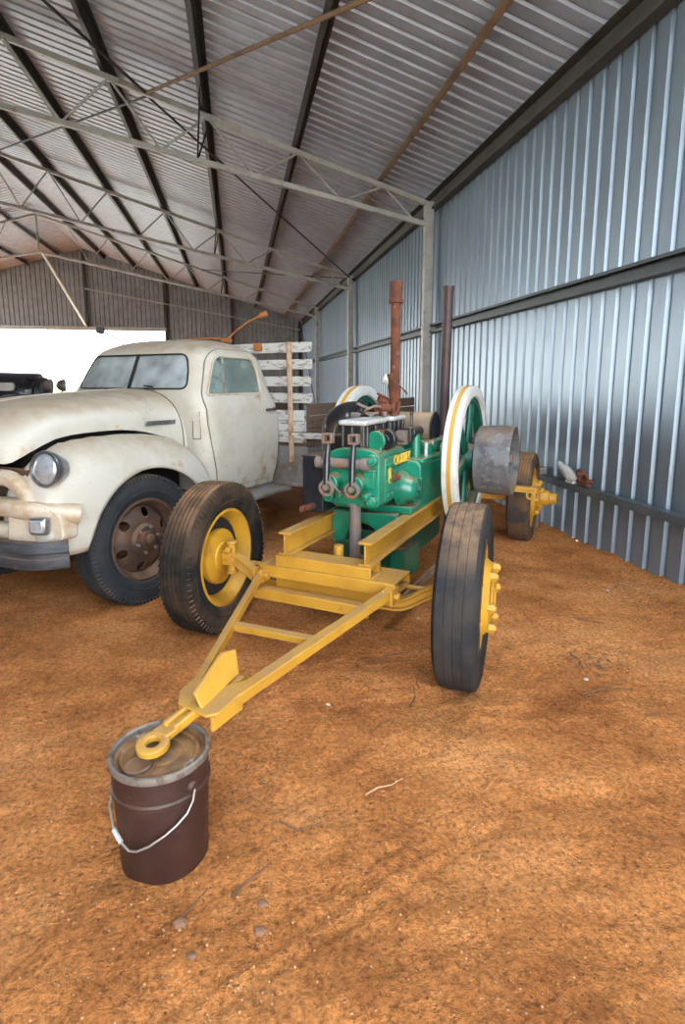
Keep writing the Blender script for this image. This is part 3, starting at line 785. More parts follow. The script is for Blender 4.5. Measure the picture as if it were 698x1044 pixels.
# crankcase
p = rounded([(-.28, .70), (.28, .70), (.28, .97), (.24, 1.0), (-.24, 1.0), (-.28, .97)], .02)
m = EB(); m.prism([(a, .80, b) for a, b in p], (0, 1.15, 0)); m.build('crankcase', 'green', en, bevel=.01)
m = rbox(-.29, .29, .82, 1.93, .985, 1.01, .02, 'z'); m.build('crankcase_rim', 'green', en, bevel=.004)
m = rbox(-.25, .25, 1.12, 1.7, 1.0, 1.10, .06, 'z'); m.build('crankcase_lid', 'green', en, bevel=.02)
m = EB(); m.lathe([(0, .115), (.035, .11), (.06, .085), (.10, .075), (.12, .05), (.12, 0)], o=(.17, .71, .83), axis=(1, 0, 0), n=36); m.build('camshaft_cover', 'green', en, bevel=.004)
m = EB(); m.nut((.28, .72, .83), (1, 0, 0), .022, .03); m.box((.25, .80, .82), (.08, .02, .14)); m.build('cover_bolt', 'darkgreen', en, bevel=.003)
for yy in (1.0, 1.15): EB().cyl((.25, yy, .99), (.25, yy, 1.10), .012, n=12).build('rim_stud', 'capwhite', en)
for sg in (-1, 1):
    m = EB(); m.lathe([(0, .13), (.05, .125), (.07, .09), (.11, .085), (.11, 0)], o=(.015 + .25 * sg, 1.4, .965), axis=(sg, 0, 0), n=36); m.build('main_bearing', 'green', en, bevel=.004)
m = EB(); m.ball((.22, 1.12, 1.04), (.05, .06, .06)); m.cyl((.22, 1.12, .98), (.22, 1.12, 1.05), .05, n=20); m.build('bearing_oiler', 'green', en)
# black hoppers with pale lids
for (x0, x1, y0, y1) in ((-.10, .088, .34, .70), (-.08, .085, .80, 1.08)):
    m = rbox(x0 + .012, x1 - .012, y0 + .012, y1 - .012, 1.09, 1.252, .035, 'z')
    for k in range(3):
        xx = x0 + .035 + k * (x1 - x0 - .07) / 2
        m.cyl((xx, y0 + .012, 1.09), (xx, y0 + .012, 1.248), .010, n=10)
    for k in range(3):
        yy = y0 + .05 + k * (y1 - y0 - .10) / 2
        m.cyl((x1 - .012, yy, 1.09), (x1 - .012, yy, 1.248), .010, n=10)
    h = m.build('water_hopper', 'black', en, bevel=.006)
    m = rbox(x0, x1, y0, y1, 1.25, 1.28, .035, 'z'); m.build('hopper_lid', 'capwhite', h, bevel=.012, seg=3, label='pale grey-white lid')
# fuel pump and bits on the right of the hoppers
m = EB(); m.cyl((.12, .40, 1.16), (.12, .425, 1.16), .06, n=28); m.box((.12, .412, 1.09), (.08, .025, .08)); m.build('pump_flange', 'green', en, bevel=.006)
for zz_ in (1.115, 1.20):
    m = EB(); m.cyl((.125, .42, zz_), (.125, .50, zz_), .018, n=14); m.nut((.125, .45, zz_), (0, 1, 0), .026, .03)
    m.build('pump_union', 'rust', en, bevel=.003)
m = EB(); m.cyl((.145, .50, 1.16), (.145, .56, 1.16), .062, n=28); m.cyl((.145, .49, 1.16), (.145, .50, 1.16), .03, n=20); m.build('pump_body', 'black', en, bevel=.006)
m = EB(); m.tube([(.13, .56, 1.18), (.16, .62, 1.17), (.17, .70, 1.15), (.16, .78, 1.13)], .015, 10); m.box((.15, .80, 1.15), (.06, .07, .09)); m.build('fuel_pipe', 'rustgrey', en)
m = EB(); m.cyl((.17, .88, 1.17), (.17, 1.05, 1.17), .04, n=24); m.ball((.17, 1.06, 1.17), .042); m.box((.16, .85, 1.16), (.08, .06, .10)); m.build('governor', 'black', en, bevel=.004)
m = EB(); m.cyl((.19, .96, .99), (.19, .96, 1.16), .035, .03, 20); m.build('governor_stand', 'green', en)
m = EB(); m.cyl((.15, .98, 1.20), (.15, .98, 1.29), .010, n=10); m.ball((.15, .98, 1.295), .014); m.build('lubricator', 'black', en)
# oil drum across the crankcase, dark end
m = EB(); m.lathe([(-.26, 0), (-.26, .115), (-.25, .122), (.0, .122), (.01, .117)], o=(.2, 1.34, 1.165), axis=(1, 0, 0), n=40); dr = m.build('fuel_drum', 'dustytan', en)
m = EB(); m.lathe([(0, .128), (.012, .128), (.014, .112), (.006, .10), (.006, 0)], o=(.205, 1.34, 1.165), axis=(1, 0, 0), n=40); m.build('drum_end', 'navy', dr, label='glossy dark drum end')
# dark box at the left of the head
m = rbox(-.325, -.185, .32, .52, .715, 1.055, .012); bx = m.build('radiator_box', 'navy', en, bevel=.006, label='dark blue-black box')
m = EB(); m.box((-.255, .42, 1.058), (.145, .21, .008)); m.build('box_lid', 'navy', bx)
for k, (xx, zz_) in enumerate(((-.298, .74), (-.255, .755))):
    m = EB(); m.cyl((xx, .33, zz_), (xx, .255, zz_), .020, n=18); m.cyl((xx, .26, zz_), (xx, .245, zz_), .014, n=18); m.build('copper_fitting', 'rust', bx, bevel=.003)
# big black elbow
pts = [(-.15, .80, 1.285)] + [(-.20 - .12 * math.sin(t), .80 - .03 * math.sin(t), 1.165 + .12 * math.cos(t)) for t in [PI / 2 * i / 10 for i in range(11)]] + [(-.32, .77, 1.05), (-.32, .77, .9)]
m = EB(); m.tube(pts, .092, 24); m.tube([(-.32, .77, .905), (-.32, .77, .88)], .105, 24); m.cyl((-.15, .80, 1.285), (-.135, .80, 1.285), .10, n=24); el = m.build('intake_elbow', 'gloss', en)
m = EB(); m.box((-.16, .62, 1.13), (.10, .30, .10)); m.cyl((-.16, .75, 1.10), (-.05, .75, 1.13), .05, n=20); m.build('intake_manifold', 'black', en, bevel=.01)
# rusty carburettor and fittings on top
m = EB()
m.box((.0, .84, 1.345), (.075, .075, .05), Matrix.Rotation(.4, 3, 'Z')); m.cyl((-.005, .835, 1.37), (.0, .84, 1.41), .042, .036, 14); m.cyl((-.005, .835, 1.405), (.0, .838, 1.418), .048, .046, 14)
m.cyl((-.06, .81, 1.325), (.05, .87, 1.335), .026, n=12); m.cyl((.0, .84, 1.28), (.0, .84, 1.34), .03, n=12); m.nut((.045, .865, 1.334), (1, .5, 0), .036, .022)
cb = m.build('carburettor', 'rust', en, bevel=.006)
m = EB(); m.bar((-.15, .74, 1.365), (-.08, .80, 1.325), .035, .02); m.bar((-.12, .70, 1.30), (.0, .76, 1.305), .022, .016); m.nut((-.03, .70, 1.28), (0, 0, 1), .025, .02); m.cyl((.05, .74, 1.28), (.05, .74, 1.315), .018, n=12); m.tube([(-.10, .72, 1.30), (-.06, .70, 1.33), (-.02, .74, 1.35), (.0, .80, 1.34)], .010, 8)
m.build('throttle_link', 'rustgrey', cb, bevel=.003)
m = EB(); m.tube([(.06, .90, 1.28), (.075, .93, 1.33), (.07, .95, 1.37)], .012, 8); m.cyl((.055, .89, 1.28), (.055, .89, 1.31), .022, n=12); m.build('drip_feed', 'rust', cb)
m = EB(); m.tube([(-.18, .66, 1.25), (-.14, .72, 1.30), (-.10, .70, 1.32), (-.07, .74, 1.29)], .018, 8); m.box((-.15, .72, 1.27), (.07, .09, .08), Matrix.Rotation(.5, 3, 'Z')); m.build('linkage', 'black', en, bevel=.006)
m = EB(); m.tube([(.02, .92, 1.52), (.06, .90, 1.50), (.12, .88, 1.46), (.155, .87, 1.425)], .005, 6); m.build('control_wire', 'rust', en)
# exhausts
m = EB(); px, py = .02, 1.0
m.cyl((px, py, 1.22), (px, py, 2.08), .034, n=24); m.cyl((px, py, 2.03), (px, py, 2.16), .042, n=24, caps=True); m.cyl((px, py, 2.02), (px, py, 2.045), .048, n=24); m.cyl((px, py, 1.40), (px, py, 1.46), .041, n=24); m.cyl((px, py, 1.22), (px, py, 1.27), .046, n=24)
m.cyl((px, py, 1.44), (px - .02, py - .02, 1.56), .042, .030, 20)
ex = m.build('exhaust_pipe', 'rust', en, bevel=.003, label='red-brown rusted exhaust pipe')
m = EB(); m.cyl((px - .02, py, 1.50), (px - .065, py - .02, 1.525), .032, n=18); m.cyl((px - .064, py - .02, 1.524), (px - .075, py - .024, 1.53), .036, n=18); m.build('exhaust_plug', 'whiteboard', ex, bevel=.004)
m = EB(); m.cyl((.19, 1.64, .98), (.215, 1.60, 2.20), .038, n=24); m.cyl((.19, 1.64, .97), (.19, 1.64, 1.04), .06, n=20); m.cyl((.2145, 1.601, 2.17), (.215, 1.60, 2.205), .041, n=24); m.build('exhaust_pipe', 'purplerust', en, bevel=.002, label='dark purple-brown exhaust pipe')
m = EB(); m.cyl((.032, .315, .79), (.032, .315, .42), .034, n=24); m.cyl((.032, .315, .62), (.032, .315, .655), .037, n=24); m.cyl((.032, .315, .78), (.032, .315, .80), .05, n=24); m.cyl((.032, .315, .47), (.032, .40, .42), .034, n=20); m.build('drain_pipe', 'rustgrey', en)
# crankshaft, flywheels, pulley
CY, CZ = 1.40, .965
m = EB(); m.cyl((-.52, CY, CZ), (.76, CY, CZ), .036, n=24); m.build('crankshaft', 'rustgrey', en)
fly0 = None
for fx_ in (.435, -.405):
    n_ = EB(); prf = [(-.05, .44), (-.05, .505), (-.046, .511), (.046, .511), (.05, .505), (.05, .44), (.03, .43), (-.03, .43)]
    n_.lathe(prf, o=(fx_, CY, CZ), axis=(1, 0, 0), n=96, loop=True)
    fw = n_.build('flywheel', 'white', en)
    n_ = EB(); n_.lathe([(-.014, .5105), (-.014, .5135), (.014, .5135), (.014, .5105)], o=(fx_, CY, CZ), axis=(1, 0, 0), n=96, loop=True); n_.build('yellow_stripe', 'stripe', fw)
    n_ = EB(); n_.lathe([(-.06, .036), (-.06, .095), (-.02, .105), (.02, .105), (.06, .095), (.06, .036)], o=(fx_, CY, CZ), axis=(1, 0, 0), n=36, loop=True)
    n_.lathe([(-.036, .438), (-.03, .395), (.03, .395), (.036, .438)], o=(fx_, CY, CZ), axis=(1, 0, 0), n=96, loop=True)
    n_.build('hub', 'darkgreen', fw)
    for k in range(6):
        t = 2 * PI * (k + .3) / 6
        d_ = Vector((0, math.cos(t), math.sin(t))); o_c = Vector((fx_, CY, CZ)); tn = Vector((0, -math.sin(t), math.cos(t)))
        n_ = EB()
        rg = []
        for rr, hw_, th in ((.09, .050, .030), (.25, .038, .024), (.41, .046, .026)):
            c_ = o_c + d_ * rr
            rg.append([c_ + tn * hw_ * math.cos(a) + Vector((1, 0, 0)) * th * math.sin(a) for a in [2 * PI * i / 14 for i in range(14)]])
        n_.loft(rg); n_.build('spoke', 'darkgreen', fw)
m = EB(); m.lathe([(-.12, .240), (0, .248), (.12, .242), (.12, .232), (0, .238), (-.12, .230)], o=(.652, CY, CZ - .01), axis=(1, 0, 0), n=64, loop=True)
pu = m.build('belt_pulley', 'pulley', en)
m = EB(); m.lathe([(-.012, .036), (-.012, .234), (.012, .234), (.012, .036)], o=(.60, CY, CZ - .01), axis=(1, 0, 0), n=48, loop=True); m.cyl((.55, CY, CZ), (.70, CY, CZ), .06, n=28); m.build('pulley_web', 'rust', pu)
# lettering on the side panel
def text_obj(s, size, loc, rot, mat, name, parent, depth=.002, sx=1.0):
    cu = bpy.data.curves.new(name, 'FONT'); cu.body = s; cu.size = size; cu.extrude = depth; cu.align_x = 'LEFT'; cu.align_y = 'CENTER'
    ob = bpy.data.objects.new('t', cu); C.objects.link(ob)
    dg = bpy.context.evaluated_depsgraph_get(); dg.update()
    me = bpy.data.meshes.new_from_object(ob.evaluated_get(dg)); bpy.data.objects.remove(ob)
    me.name = name; me.materials.clear(); me.materials.append(M[mat])
    me.transform(Matrix.Diagonal((sx, 1, 1, 1)))
    o = bpy.data.objects.new(name, me); C.objects.link(o); o.parent = parent; o.location = loc; o.rotation_euler = rot
    return o
text_obj('CROSSLEY', .088, (.1875, .545, 1.026 - .685), (PI / 2, 0, PI / 2), 'gold', 'lettering', en, .003, .76)

# ------------------------------------------------------------------ brown drum under the drawbar eye
bk = empty('steel_drum', (-.27, 1.70, .0), R(20))
tag(bk, 'brown-painted steel pail with a wire handle holding up the drawbar', 'drum')
RB, HB = .147, .37
m = MB(); m.lathe([(0, 0), (.0, RB - .016), (.006, RB - .012), (HB * .62, RB - .004), (HB * .70, RB - .002), (HB * .715, RB + .004), (HB * .74, RB + .004), (HB * .755, RB - .001), (HB - .012, RB), (HB - .012, RB - .01)], axis=(0, 0, 1), n=64); m.build('drum_body', 'bucket', bk)
m = MB(); m.lathe([(HB - .022, RB - .002), (HB - .020, RB + .005), (HB - .010, RB + .007), (HB, RB + .005), (HB + .003, RB - .001), (HB - .002, RB - .008), (HB - .02, RB - .010)], axis=(0, 0, 1), n=64, loop=True); m.build('drum_rim', 'bucketrim', bk)
m = MB(); m.lathe([(HB - .016, RB - .008), (HB - .020, RB - .020), (HB - .012, RB - .027), (HB - .012, RB - .035), (HB - .019, RB - .041), (HB - .015, RB - .050), (HB - .015, RB - .075), (HB - .018, RB - .079), (HB - .015, RB - .084), (HB - .015, .0)], axis=(0, 0, 1), n=64)
m.build('lid', 'lid', bk)
m = MB(); m.lathe([(0, .045), (.006, .043), (.009, .036), (.006, .030), (.008, 0)], o=(-.075, -.035, HB - .016), axis=(0, 0, 1), n=28); m.build('bung', 'rimrust', bk)
def on_drum(deg, z, off=0): return (math.cos(R(deg)) * (RB + off), math.sin(R(deg)) * (RB + off), z)
ea, eb = -65, -245
for dg_ in (ea, eb):
    c_ = Vector(on_drum(dg_, HB * .80, 0)); nrm = Vector((c_.x, c_.y, 0)).normalized()
    m = MB(); m.cyl(c_ - nrm * .006, c_ + nrm * .010, .022, .016, 18); m.build('handle_ear', 'bucket', bk, bevel=.002)
hp = [on_drum(a - 20, z, .010) for a, z in ((-45, .296), (-48, .262), (-56, .232), (-68, .210), (-81, .188), (-98, .160), (-112, .140), (-122, .135), (-133, .150), (-148, .172), (-172, .205), (-200, .25), (-225, .296))]
m = MB(); m.tube(hp, .0035, 8); hd = m.build('wire_handle', 'wire', bk)
m = MB(); m.tube([hp[8], hp[9]], .0075, 10); m.build('handle_grip', 'capwhite', hd)

# ------------------------------------------------------------------ old cream truck
AT = R(38.0)
def TWp(l, d, z=0): return Vector((math.cos(AT) * l + math.sin(AT) * d, -math.sin(AT) * l + math.cos(AT) * d, z))
tk = empty('flatbed_truck', TWp(-3.75, 2.7), -AT)
tag(tk, 'old cream flatbed truck with rust streaks parked beside the yellow trailer', 'truck')
LV = [(.60, .765, .72, 1.70, .13), (.80, .80, .70, 1.735, .15), (1.10, .812, .68, 1.745, .16), (1.30, .797, .665, 1.73, .17), (1.38, .762, .665, 1.715, .18), (1.44, .742, .68, 1.705, .19),
      (1.58, .705, .745, 1.69, .2), (1.70, .668, .80, 1.67, .21), (1.76, .635, .835, 1.64, .23), (1.805, .58, .90, 1.58, .25), (1.84, .49, .98, 1.51, .25), (1.862, .36, 1.08, 1.43, .2), (1.872, .16, 1.18, 1.33, .09)]
def cab_at(z):
    for a, b in zip(LV, LV[1:]):
        if z <= b[0]:
            t = max(0, (z - a[0]) / (b[0] - a[0])); return [a[i] + (b[i] - a[i]) * t for i in range(5)]
    return list(LV[-1])
def cab_solid(off, zoff=None):
    zs = []
    for a, b in zip(LV, LV[1:]):
        k = 3; zs += [a[0] + (b[0] - a[0]) * i / k for i in range(k)]
    zs.append(LV[-1][0])
    tabs = [[(l[0], l[i]) for l in LV] for i in range(5)]
    rings = []
    for i, z in enumerate(zs):
        xh, y0, y1, r = [smooth_tab(tabs[j], z) for j in (1, 2, 3, 4)]
        xh += off; y0 -= off; y1 += off
        ring = []
        for cx_, cy_, a0 in ((xh - r, y0 + r, -90), (xh - r, y1 - r, 0), (-xh + r, y1 - r, 90), (-xh + r, y0 + r, 180)):
            for k in range(9):
                t = R(a0 + 90 * k / 8); ring.append(Vector((cx_ + r * math.cos(t), cy_ + r * math.sin(t), z + (off if i > len(zs) - 8 else 0) - (abs(off) if i == 0 and off < 0 else 0))))
        # gentle V of the two-piece windscreen front
        rings.append(ring)
    return MB().loft(rings)
def prism_yz(poly, x0, x1): return MB().prism([(x0, a, b) for a, b in poly], (x1 - x0, 0, 0))
def prism_xz(poly, y0, y1): return MB().prism([(a, y0, b) for a, b in poly], (0, y1 - y0, 0))
side_win = rounded([(.765, 1.405), (1.475, 1.405), (1.485, 1.60), (1.455, 1.705), (1.00, 1.712), (.925, 1.66)], [.03, .05, .1, .09, .06, .06])
door_out = rounded([(.82, .655), (1.62, .655), (1.665, .9), (1.65, 1.38), (1.585, 1.72), (1.50, 1.765), (1.02, 1.772), (.89, 1.70), (.735, 1.40), (.735, 1.15), (.79, .85)], [.05, .12, .1, .06, .1, .06, .09, .06, .06, .1, .1])
wind = rounded([(-.615, 1.452), (.615, 1.452), (.575, 1.60), (.52, 1.725), (-.52, 1.725), (-.575, 1.60)], [.06, .06, .03, .08, .08, .03])
rear_win = rounded([(-.40, 1.44), (.40, 1.44), (.36, 1.65), (-.36, 1.65)], .08)
outer = cab_solid(0).mesh('o'); inner = cab_solid(-.028).mesh('i')
shell = boolean(outer, inner, 'DIFFERENCE')
shell = boolean(shell, prism_yz(side_win, -1.2, 1.2), 'DIFFERENCE')
shell = boolean(shell, prism_xz(wind, .3, 1.02), 'DIFFERENCE')
shell = boolean(shell, prism_xz(rear_win, 1.3, 2.0), 'DIFFERENCE')
cab = from_mesh(shell, 'cab', 'cream', tk)
dshell = boolean(cab_solid(.009), cab_solid(-.012), 'DIFFERENCE')
for sg in (1, -1):
    dm = boolean(dshell.copy(), prism_yz(door_out, *((.4, 1.2) if sg > 0 else (-1.2, -.4))), 'INTERSECT')
    dm = boolean(dm, prism_yz(side_win, -1.2, 1.2), 'DIFFERENCE')
    d_ = from_mesh(dm, 'door', 'cream', tk)
    ring = []
    for q0, q1 in zip(door_out, door_out[1:] + door_out[:1]):
        for f_ in (0, .25, .5, .75):
            a, b = q0[0] + (q1[0] - q0[0]) * f_, q0[1] + (q1[1] - q0[1]) * f_
            _, xh_, y0_, y1_, r_ = cab_at(b)
            dx_ = max(0, y0_ + r_ - a); dy_ = max(0, a - (y1_ - r_)); e_ = max(dx_, dy_)
            ring.append((sg * (xh_ - r_ + math.sqrt(max(0, r_ * r_ - min(e_, r_) ** 2)) + .004), a, b))
    ring.append(ring[0]); MB().tube(ring, .0042, 6).build('door_gap', 'seam', d_)
    gm = boolean(boolean(cab_solid(-.010), cab_solid(-.015), 'DIFFERENCE'), prism_yz(side_win, *((.4, 1.2) if sg > 0 else (-1.2, -.4))), 'INTERSECT')
    from_mesh(gm, 'door_window', 'sideglass', d_)
    m = MB(); xh = .805 * sg
    m.bar((xh + .022 * sg, 1.45, 1.262), (xh + .03 * sg, 1.59, 1.268), .016, .022); m.cyl((xh - .01 * sg, 1.58, 1.266), (xh + .03 * sg, 1.58, 1.266), .016, n=14)
    m.build('door_handle', 'bumper', d_, bevel=.004)
    m = MB(); a_ = cab_at(1.41); b_c = cab_at(1.70)
    m.tube([(sg * (a_[1] - .004), .985, 1.405), (sg * (b_c[1] - .0), 1.06, 1.71)], .010, 8); m.build('quarter_light_bar', 'traysteel', d_)
    # window channel
    m = MB()
    ring = []
    for a, b in side_win:
        ring.append((sg * (cab_at(b)[1] + .004), a, b))
    ring.append(ring[0]); m.tube(ring, .010, 6); m.build('window_frame', 'traysteel' if sg < 0 else 'creamrust', d_)
gm = boolean(boolean(cab_solid(-.010), cab_solid(-.015), 'DIFFERENCE'), prism_xz(wind, .3, 1.02), 'INTERSECT')
wsn = from_mesh(gm, 'windscreen', 'glass', tk)
def front_y(x, z):
    xh, y0, y1, r = cab_at(z)[1:]
    ax = abs(x)
    if ax > xh - r:
        dx = min(ax - (xh - r), r); return y0 + r - math.sqrt(max(0, r * r - dx * dx))
    return y0
m = MB(); ring = [(a, front_y(a, b) - .004, b) for a, b in wind]; ring.append(ring[0]); m.tube(ring, .007, 6)
m.bar((0, front_y(0, 1.452) - .006, 1.45), (0, front_y(0, 1.725) - .006, 1.727), .022, .018, up=(0, 1, 0)); m.build('windscreen_seal', 'darkvoid', wsn)
m = MB(); m.tube([(.30, .66, 1.447), (.28, .665, 1.47), (.20, .655, 1.475)], .006, 6); m.tube([(.02, .655, 1.45), (.36, .655, 1.452)], .006, 6); m.build('wiper', 'darkvoid', wsn)
gm = boolean(boolean(cab_solid(-.010), cab_solid(-.015), 'DIFFERENCE'), prism_xz(rear_win, 1.3, 2.0), 'INTERSECT')
rw = from_mesh(gm, 'rear_window', 'glass', tk)
m = MB(); ring = [(a, cab_at(b)[3] - .012, b) for a, b in rear_win]; ring.append(ring[0]); m.tube(ring, .014, 6); m.build('rear_window_seal', 'darkvoid', rw)
# interior
m = MB(); m.box((0, 1.36, .98), (1.3, .42, .16)); m.box((0, 1.53, 1.2), (1.3, .12, .42)); m.build('bench_seat', 'leather', tk, bevel=.04)
m = MB(); m.lathe([(-.012, .19), (0, .203), (.012, .19), (0, .178)], o=(.34, 1.0, 1.44), axis=(0, -.75, .66), n=40, loop=True); m.cyl((.34, 1.0, 1.44), (.34, .76, 1.25), .02, n=12); m.bar((.16, 1.0, 1.44), (.52, 1.0, 1.44), .02, .015); m.build('steering_wheel', 'darkvoid', tk)
m = MB(); m.box((0, .82, 1.32), (1.3, .2, .14)); m.build('dashboard', 'leather', tk, bevel=.03)
# bonnet (superellipse sections)
HX = [(-.74, .33), (-.71, .42), (-.65, .475), (-.5, .525), (0, .56), (.40, .575), (.655, .595)]
HT = [(-.74, 1.13), (-.71, 1.215), (-.65, 1.275), (-.52, 1.345), (-.3, 1.392), (.1, 1.425), (.40, 1.440), (.655, 1.452)]
HBt = [(-.74, 1.03), (-.66, 1.03), (-.55, 1.09), (-.38, 1.158), (-.1, 1.178), (.2, 1.165), (.45, 1.10), (.655, 1.00)]
def hood_ring(y, grow=0):
    xh = smooth_tab(HX, y) + grow; zt_ = smooth_tab(HT, y) + grow; zb_ = smooth_tab(HBt, y)
    pts = []
    for i in range(33):
        t = PI * i / 32; c_, s_ = math.cos(t), math.sin(t); e = 2 / 2.9
        pts.append(Vector((xh * math.copysign(abs(c_) ** e, c_), y, zb_ + (zt_ - zb_) * abs(s_) ** e)))
    return pts
yy = [-.74, -.73, -.71, -.68, -.65, -.60, -.55, -.48, -.4, -.3, -.2, -.1, 0, .1, .2, .3, .4, .5, .58, .655]
hood = MB().loft([hood_ring(y) for y in yy]).build('bonnet', 'cream', tk, smooth=50)
m = MB(); m.tube([hood_ring(.657, .001)[i] for i in range(33)], .0045, 6); m.build('bonnet_seam', 'seam', hood)
m = MB(); m.tube([Vector((0, y, smooth_tab(HT, y) + .001)) for y in yy[3:]], .004, 6); m.build('bonnet_crease', 'creamrust', hood)
# cowl blending bonnet and cab
rings = []
for i in range(6):
    t = i / 5; y = .655 + .10 * t; r0 = hood_ring(.655)
    sc = (.595 + (.70 - .595) * t * t) / .595
    rings.append([Vector((p.x * sc, y, min(p.z, 1.452))) for p in r0])
MB().loft(rings).build('cowl', 'cream', tk, smooth=50)
for sg in (1, -1):
    m = MB(); m.box((.704 * sg, .690, 1.17), (.014, .055, .20), Matrix.Rotation(R(-68) * sg, 3, 'Z')); vt = m.build('cowl_vent', 'cream', tk, bevel=.004)
    m = MB(); m.box((.702 * sg, .691, 1.17), (.011, .066, .212), Matrix.Rotation(R(-68) * sg, 3, 'Z')); m.build('vent_gap', 'seam', vt, bevel=.003)
# badge on the bonnet side
bxh = smooth_tab(HX, .42)
m = MB(); m.box((bxh + .004, .44, 1.205), (.012, .30, .034)); bd = m.build('badge', 'chrome', hood, bevel=.004)
text_obj('CHEVROLET', .040, (bxh + .011, .305, 1.2045), (PI / 2, 0, PI / 2), 'badge', 'badge_lettering', hood, .002, 1.04)
# black filler painting the shade inside the bonnet cavity
m = MB(); m.box((0, .08, .86), (.84, 1.10, .62)); m.build('bay_shade_filler', 'darkvoid', tk, bevel=.02)
# front fenders
FC = [(-.715, .80), (-.705, .90), (-.685, .98), (-.63, 1.065), (-.54, 1.125), (-.42, 1.160), (-.25, 1.175), (0, 1.175), (.25, 1.155), (.45, 1.115), (.58, 1.05), (.66, .97), (.72, .86), (.77, .70)]
FX = [(-.715, .74), (-.69, .80), (-.63, .84), (-.5, .87), (-.3, .885), (.3, .885), (.6, .87), (.77, .83)]
def fend(sg):
    m = MB(); NS = 22; rows = []
    ys_ = [-.715, -.708, -.697, -.68, -.66, -.635, -.60] + [-.56 + .04 * i for i in range(33)] + [.745, .77]
    for y in ys_:
        if y > .775: break
        zc_, xo = smooth_tab(FC, y), smooth_tab(FX, y)
        xi = .44
        low = .50 if y < .3 else .58
        c0 = y - .075
        zbm = low
        if abs(c0) < .545: zbm = max(low, .43 + .50 * math.sqrt(1 - (c0 / .545) ** 2))
        row = []
        hgt_ = max(.18, zc_ - .50)
        # crown then side, truncated at zbm
        pts = []
        for k in range(60):
            t = k / 59 * PI / 2
            x = xi + (xo - xi) * math.sin(t) ** .80
            z = zc_ - hgt_ + hgt_ * max(0, math.cos(t)) ** .55
            pts.append((x, z))
        pts = [(xi, zc_ - .13), (xi + .10, zc_ - .075)] + [(px_, pz_) for px_, pz_ in pts if px_ > xi + .17]
        if zbm > pts[-1][1]:
            for k in range(len(pts) - 1):
                if pts[k + 1][1] < zbm <= pts[k][1]:
                    f_ = (pts[k][1] - zbm) / (pts[k][1] - pts[k + 1][1] + 1e-9); pts = pts[:k + 1] + [(pts[k][0] + f_ * (pts[k + 1][0] - pts[k][0]), zbm)]; break
        else: pts.append((xo - .005, zbm))
        # resample by length
        ln_ = [0]
        for a, b in zip(pts, pts[1:]): ln_.append(ln_[-1] + math.hypot(b[0] - a[0], b[1] - a[1]))
        for k in range(NS):
            d__ = ln_[-1] * k / (NS - 1)
            for i in range(len(ln_) - 1):
                if d__ <= ln_[i + 1] + 1e-9:
                    f_ = (d__ - ln_[i]) / (ln_[i + 1] - ln_[i] + 1e-12); row.append(Vector((sg * (pts[i][0] + f_ * (pts[i + 1][0] - pts[i][0])), y, pts[i][1] + f_ * (pts[i + 1][1] - pts[i][1])))); break
        rows.append(row)
    m.loft(rows, closed=False, caps=False)
    # closing nose
    front = rows[0]; m.add([p for p in front] + [Vector((sg * .44, -.70, .60)), Vector((sg * .72, -.71, .60))], [tuple(range(NS)) + (NS + 1, NS)])
    o = m.build('front_fender', 'cream', tk, smooth=50)
    sd = o.modifiers.new('thick', 'SOLIDIFY'); sd.thickness = .018; sd.offset = -1 if sg > 0 else 1
    return o
fr_ = fend(1); fl_ = fend(-1)
for f_, sg in ((fr_, 1), (fl_, -1)):
    ax = Vector((.16 * sg, -1, .10)).normalized(); o_c = Vector((.772 * sg, -.640, 1.012))
    m = MB(); m.lathe([(-.10, .07), (-.03, .100), (.005, .108), (.020, .104), (.022, .092), (.008, .086)], o=o_c, axis=ax, n=48); hl = m.build('headlamp', 'chrome', f_)
    m = MB(); m.lathe([(.008, .09), (.022, .078), (.034, .045), (.038, 0)], o=o_c, axis=ax, n=48); m.build('lens', 'lens', hl)
    m = MB(); m.cyl((.70 * sg, .0, .44), (.5 * sg, .0, .44), .1, n=24); m.build('brake_drum', 'rimrust', tk)
# inner wheel-arch liner
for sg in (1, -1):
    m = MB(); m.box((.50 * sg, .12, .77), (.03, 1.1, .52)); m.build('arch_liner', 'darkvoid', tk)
# grille
m = MB()
def gbar(z, y, xw, r_, drop, back):
    pts = []
    for i in range(-20, 21):
        t = i / 20; x = xw * t; e = max(0, (abs(t) - .72) / .28)
        pts.append(Vector((x, y + .03 * t * t + back * e ** 2, z - drop * e ** 2.2)))
    sec = [(r_[0] * math.copysign(abs(math.cos(a)) ** .7, math.cos(a)), r_[1] * math.copysign(abs(math.sin(a)) ** .7, math.sin(a))) for a in [2 * PI * k / 16 for k in range(16)]]
    return MB().tube(pts, 1, sect=sec, up=(0, 1, 0))
gr_ = gbar(.955, -.735, .70, (.045, .045), .15, .02).build('grille', 'creamrust', tk)
gbar(.79, -.755, .875, (.055, .052), .05, .20).build('grille_bar', 'creamrust', gr_)
gbar(.64, -.745, .60, (.045, .05), .0, .02).build('grille_bar', 'creamrust', gr_)
for x in (-.2, .2): MB().bar((x, -.725, .965), (x, -.735, .64), .06, .05, up=(0, 1, 0)).build('grille_upright', 'creamrust', gr_, bevel=.01)
m = MB(); m.box((0, -.655, .80), (1.3, .04, .40)); m.build('grille_backing', 'rimrust', gr_)
m = MB(); m.bar((-.42, -.755, 1.03), (.42, -.755, 1.03), .03, .03); m.build('bonnet_lip', 'bumper', tk, bevel=.008)
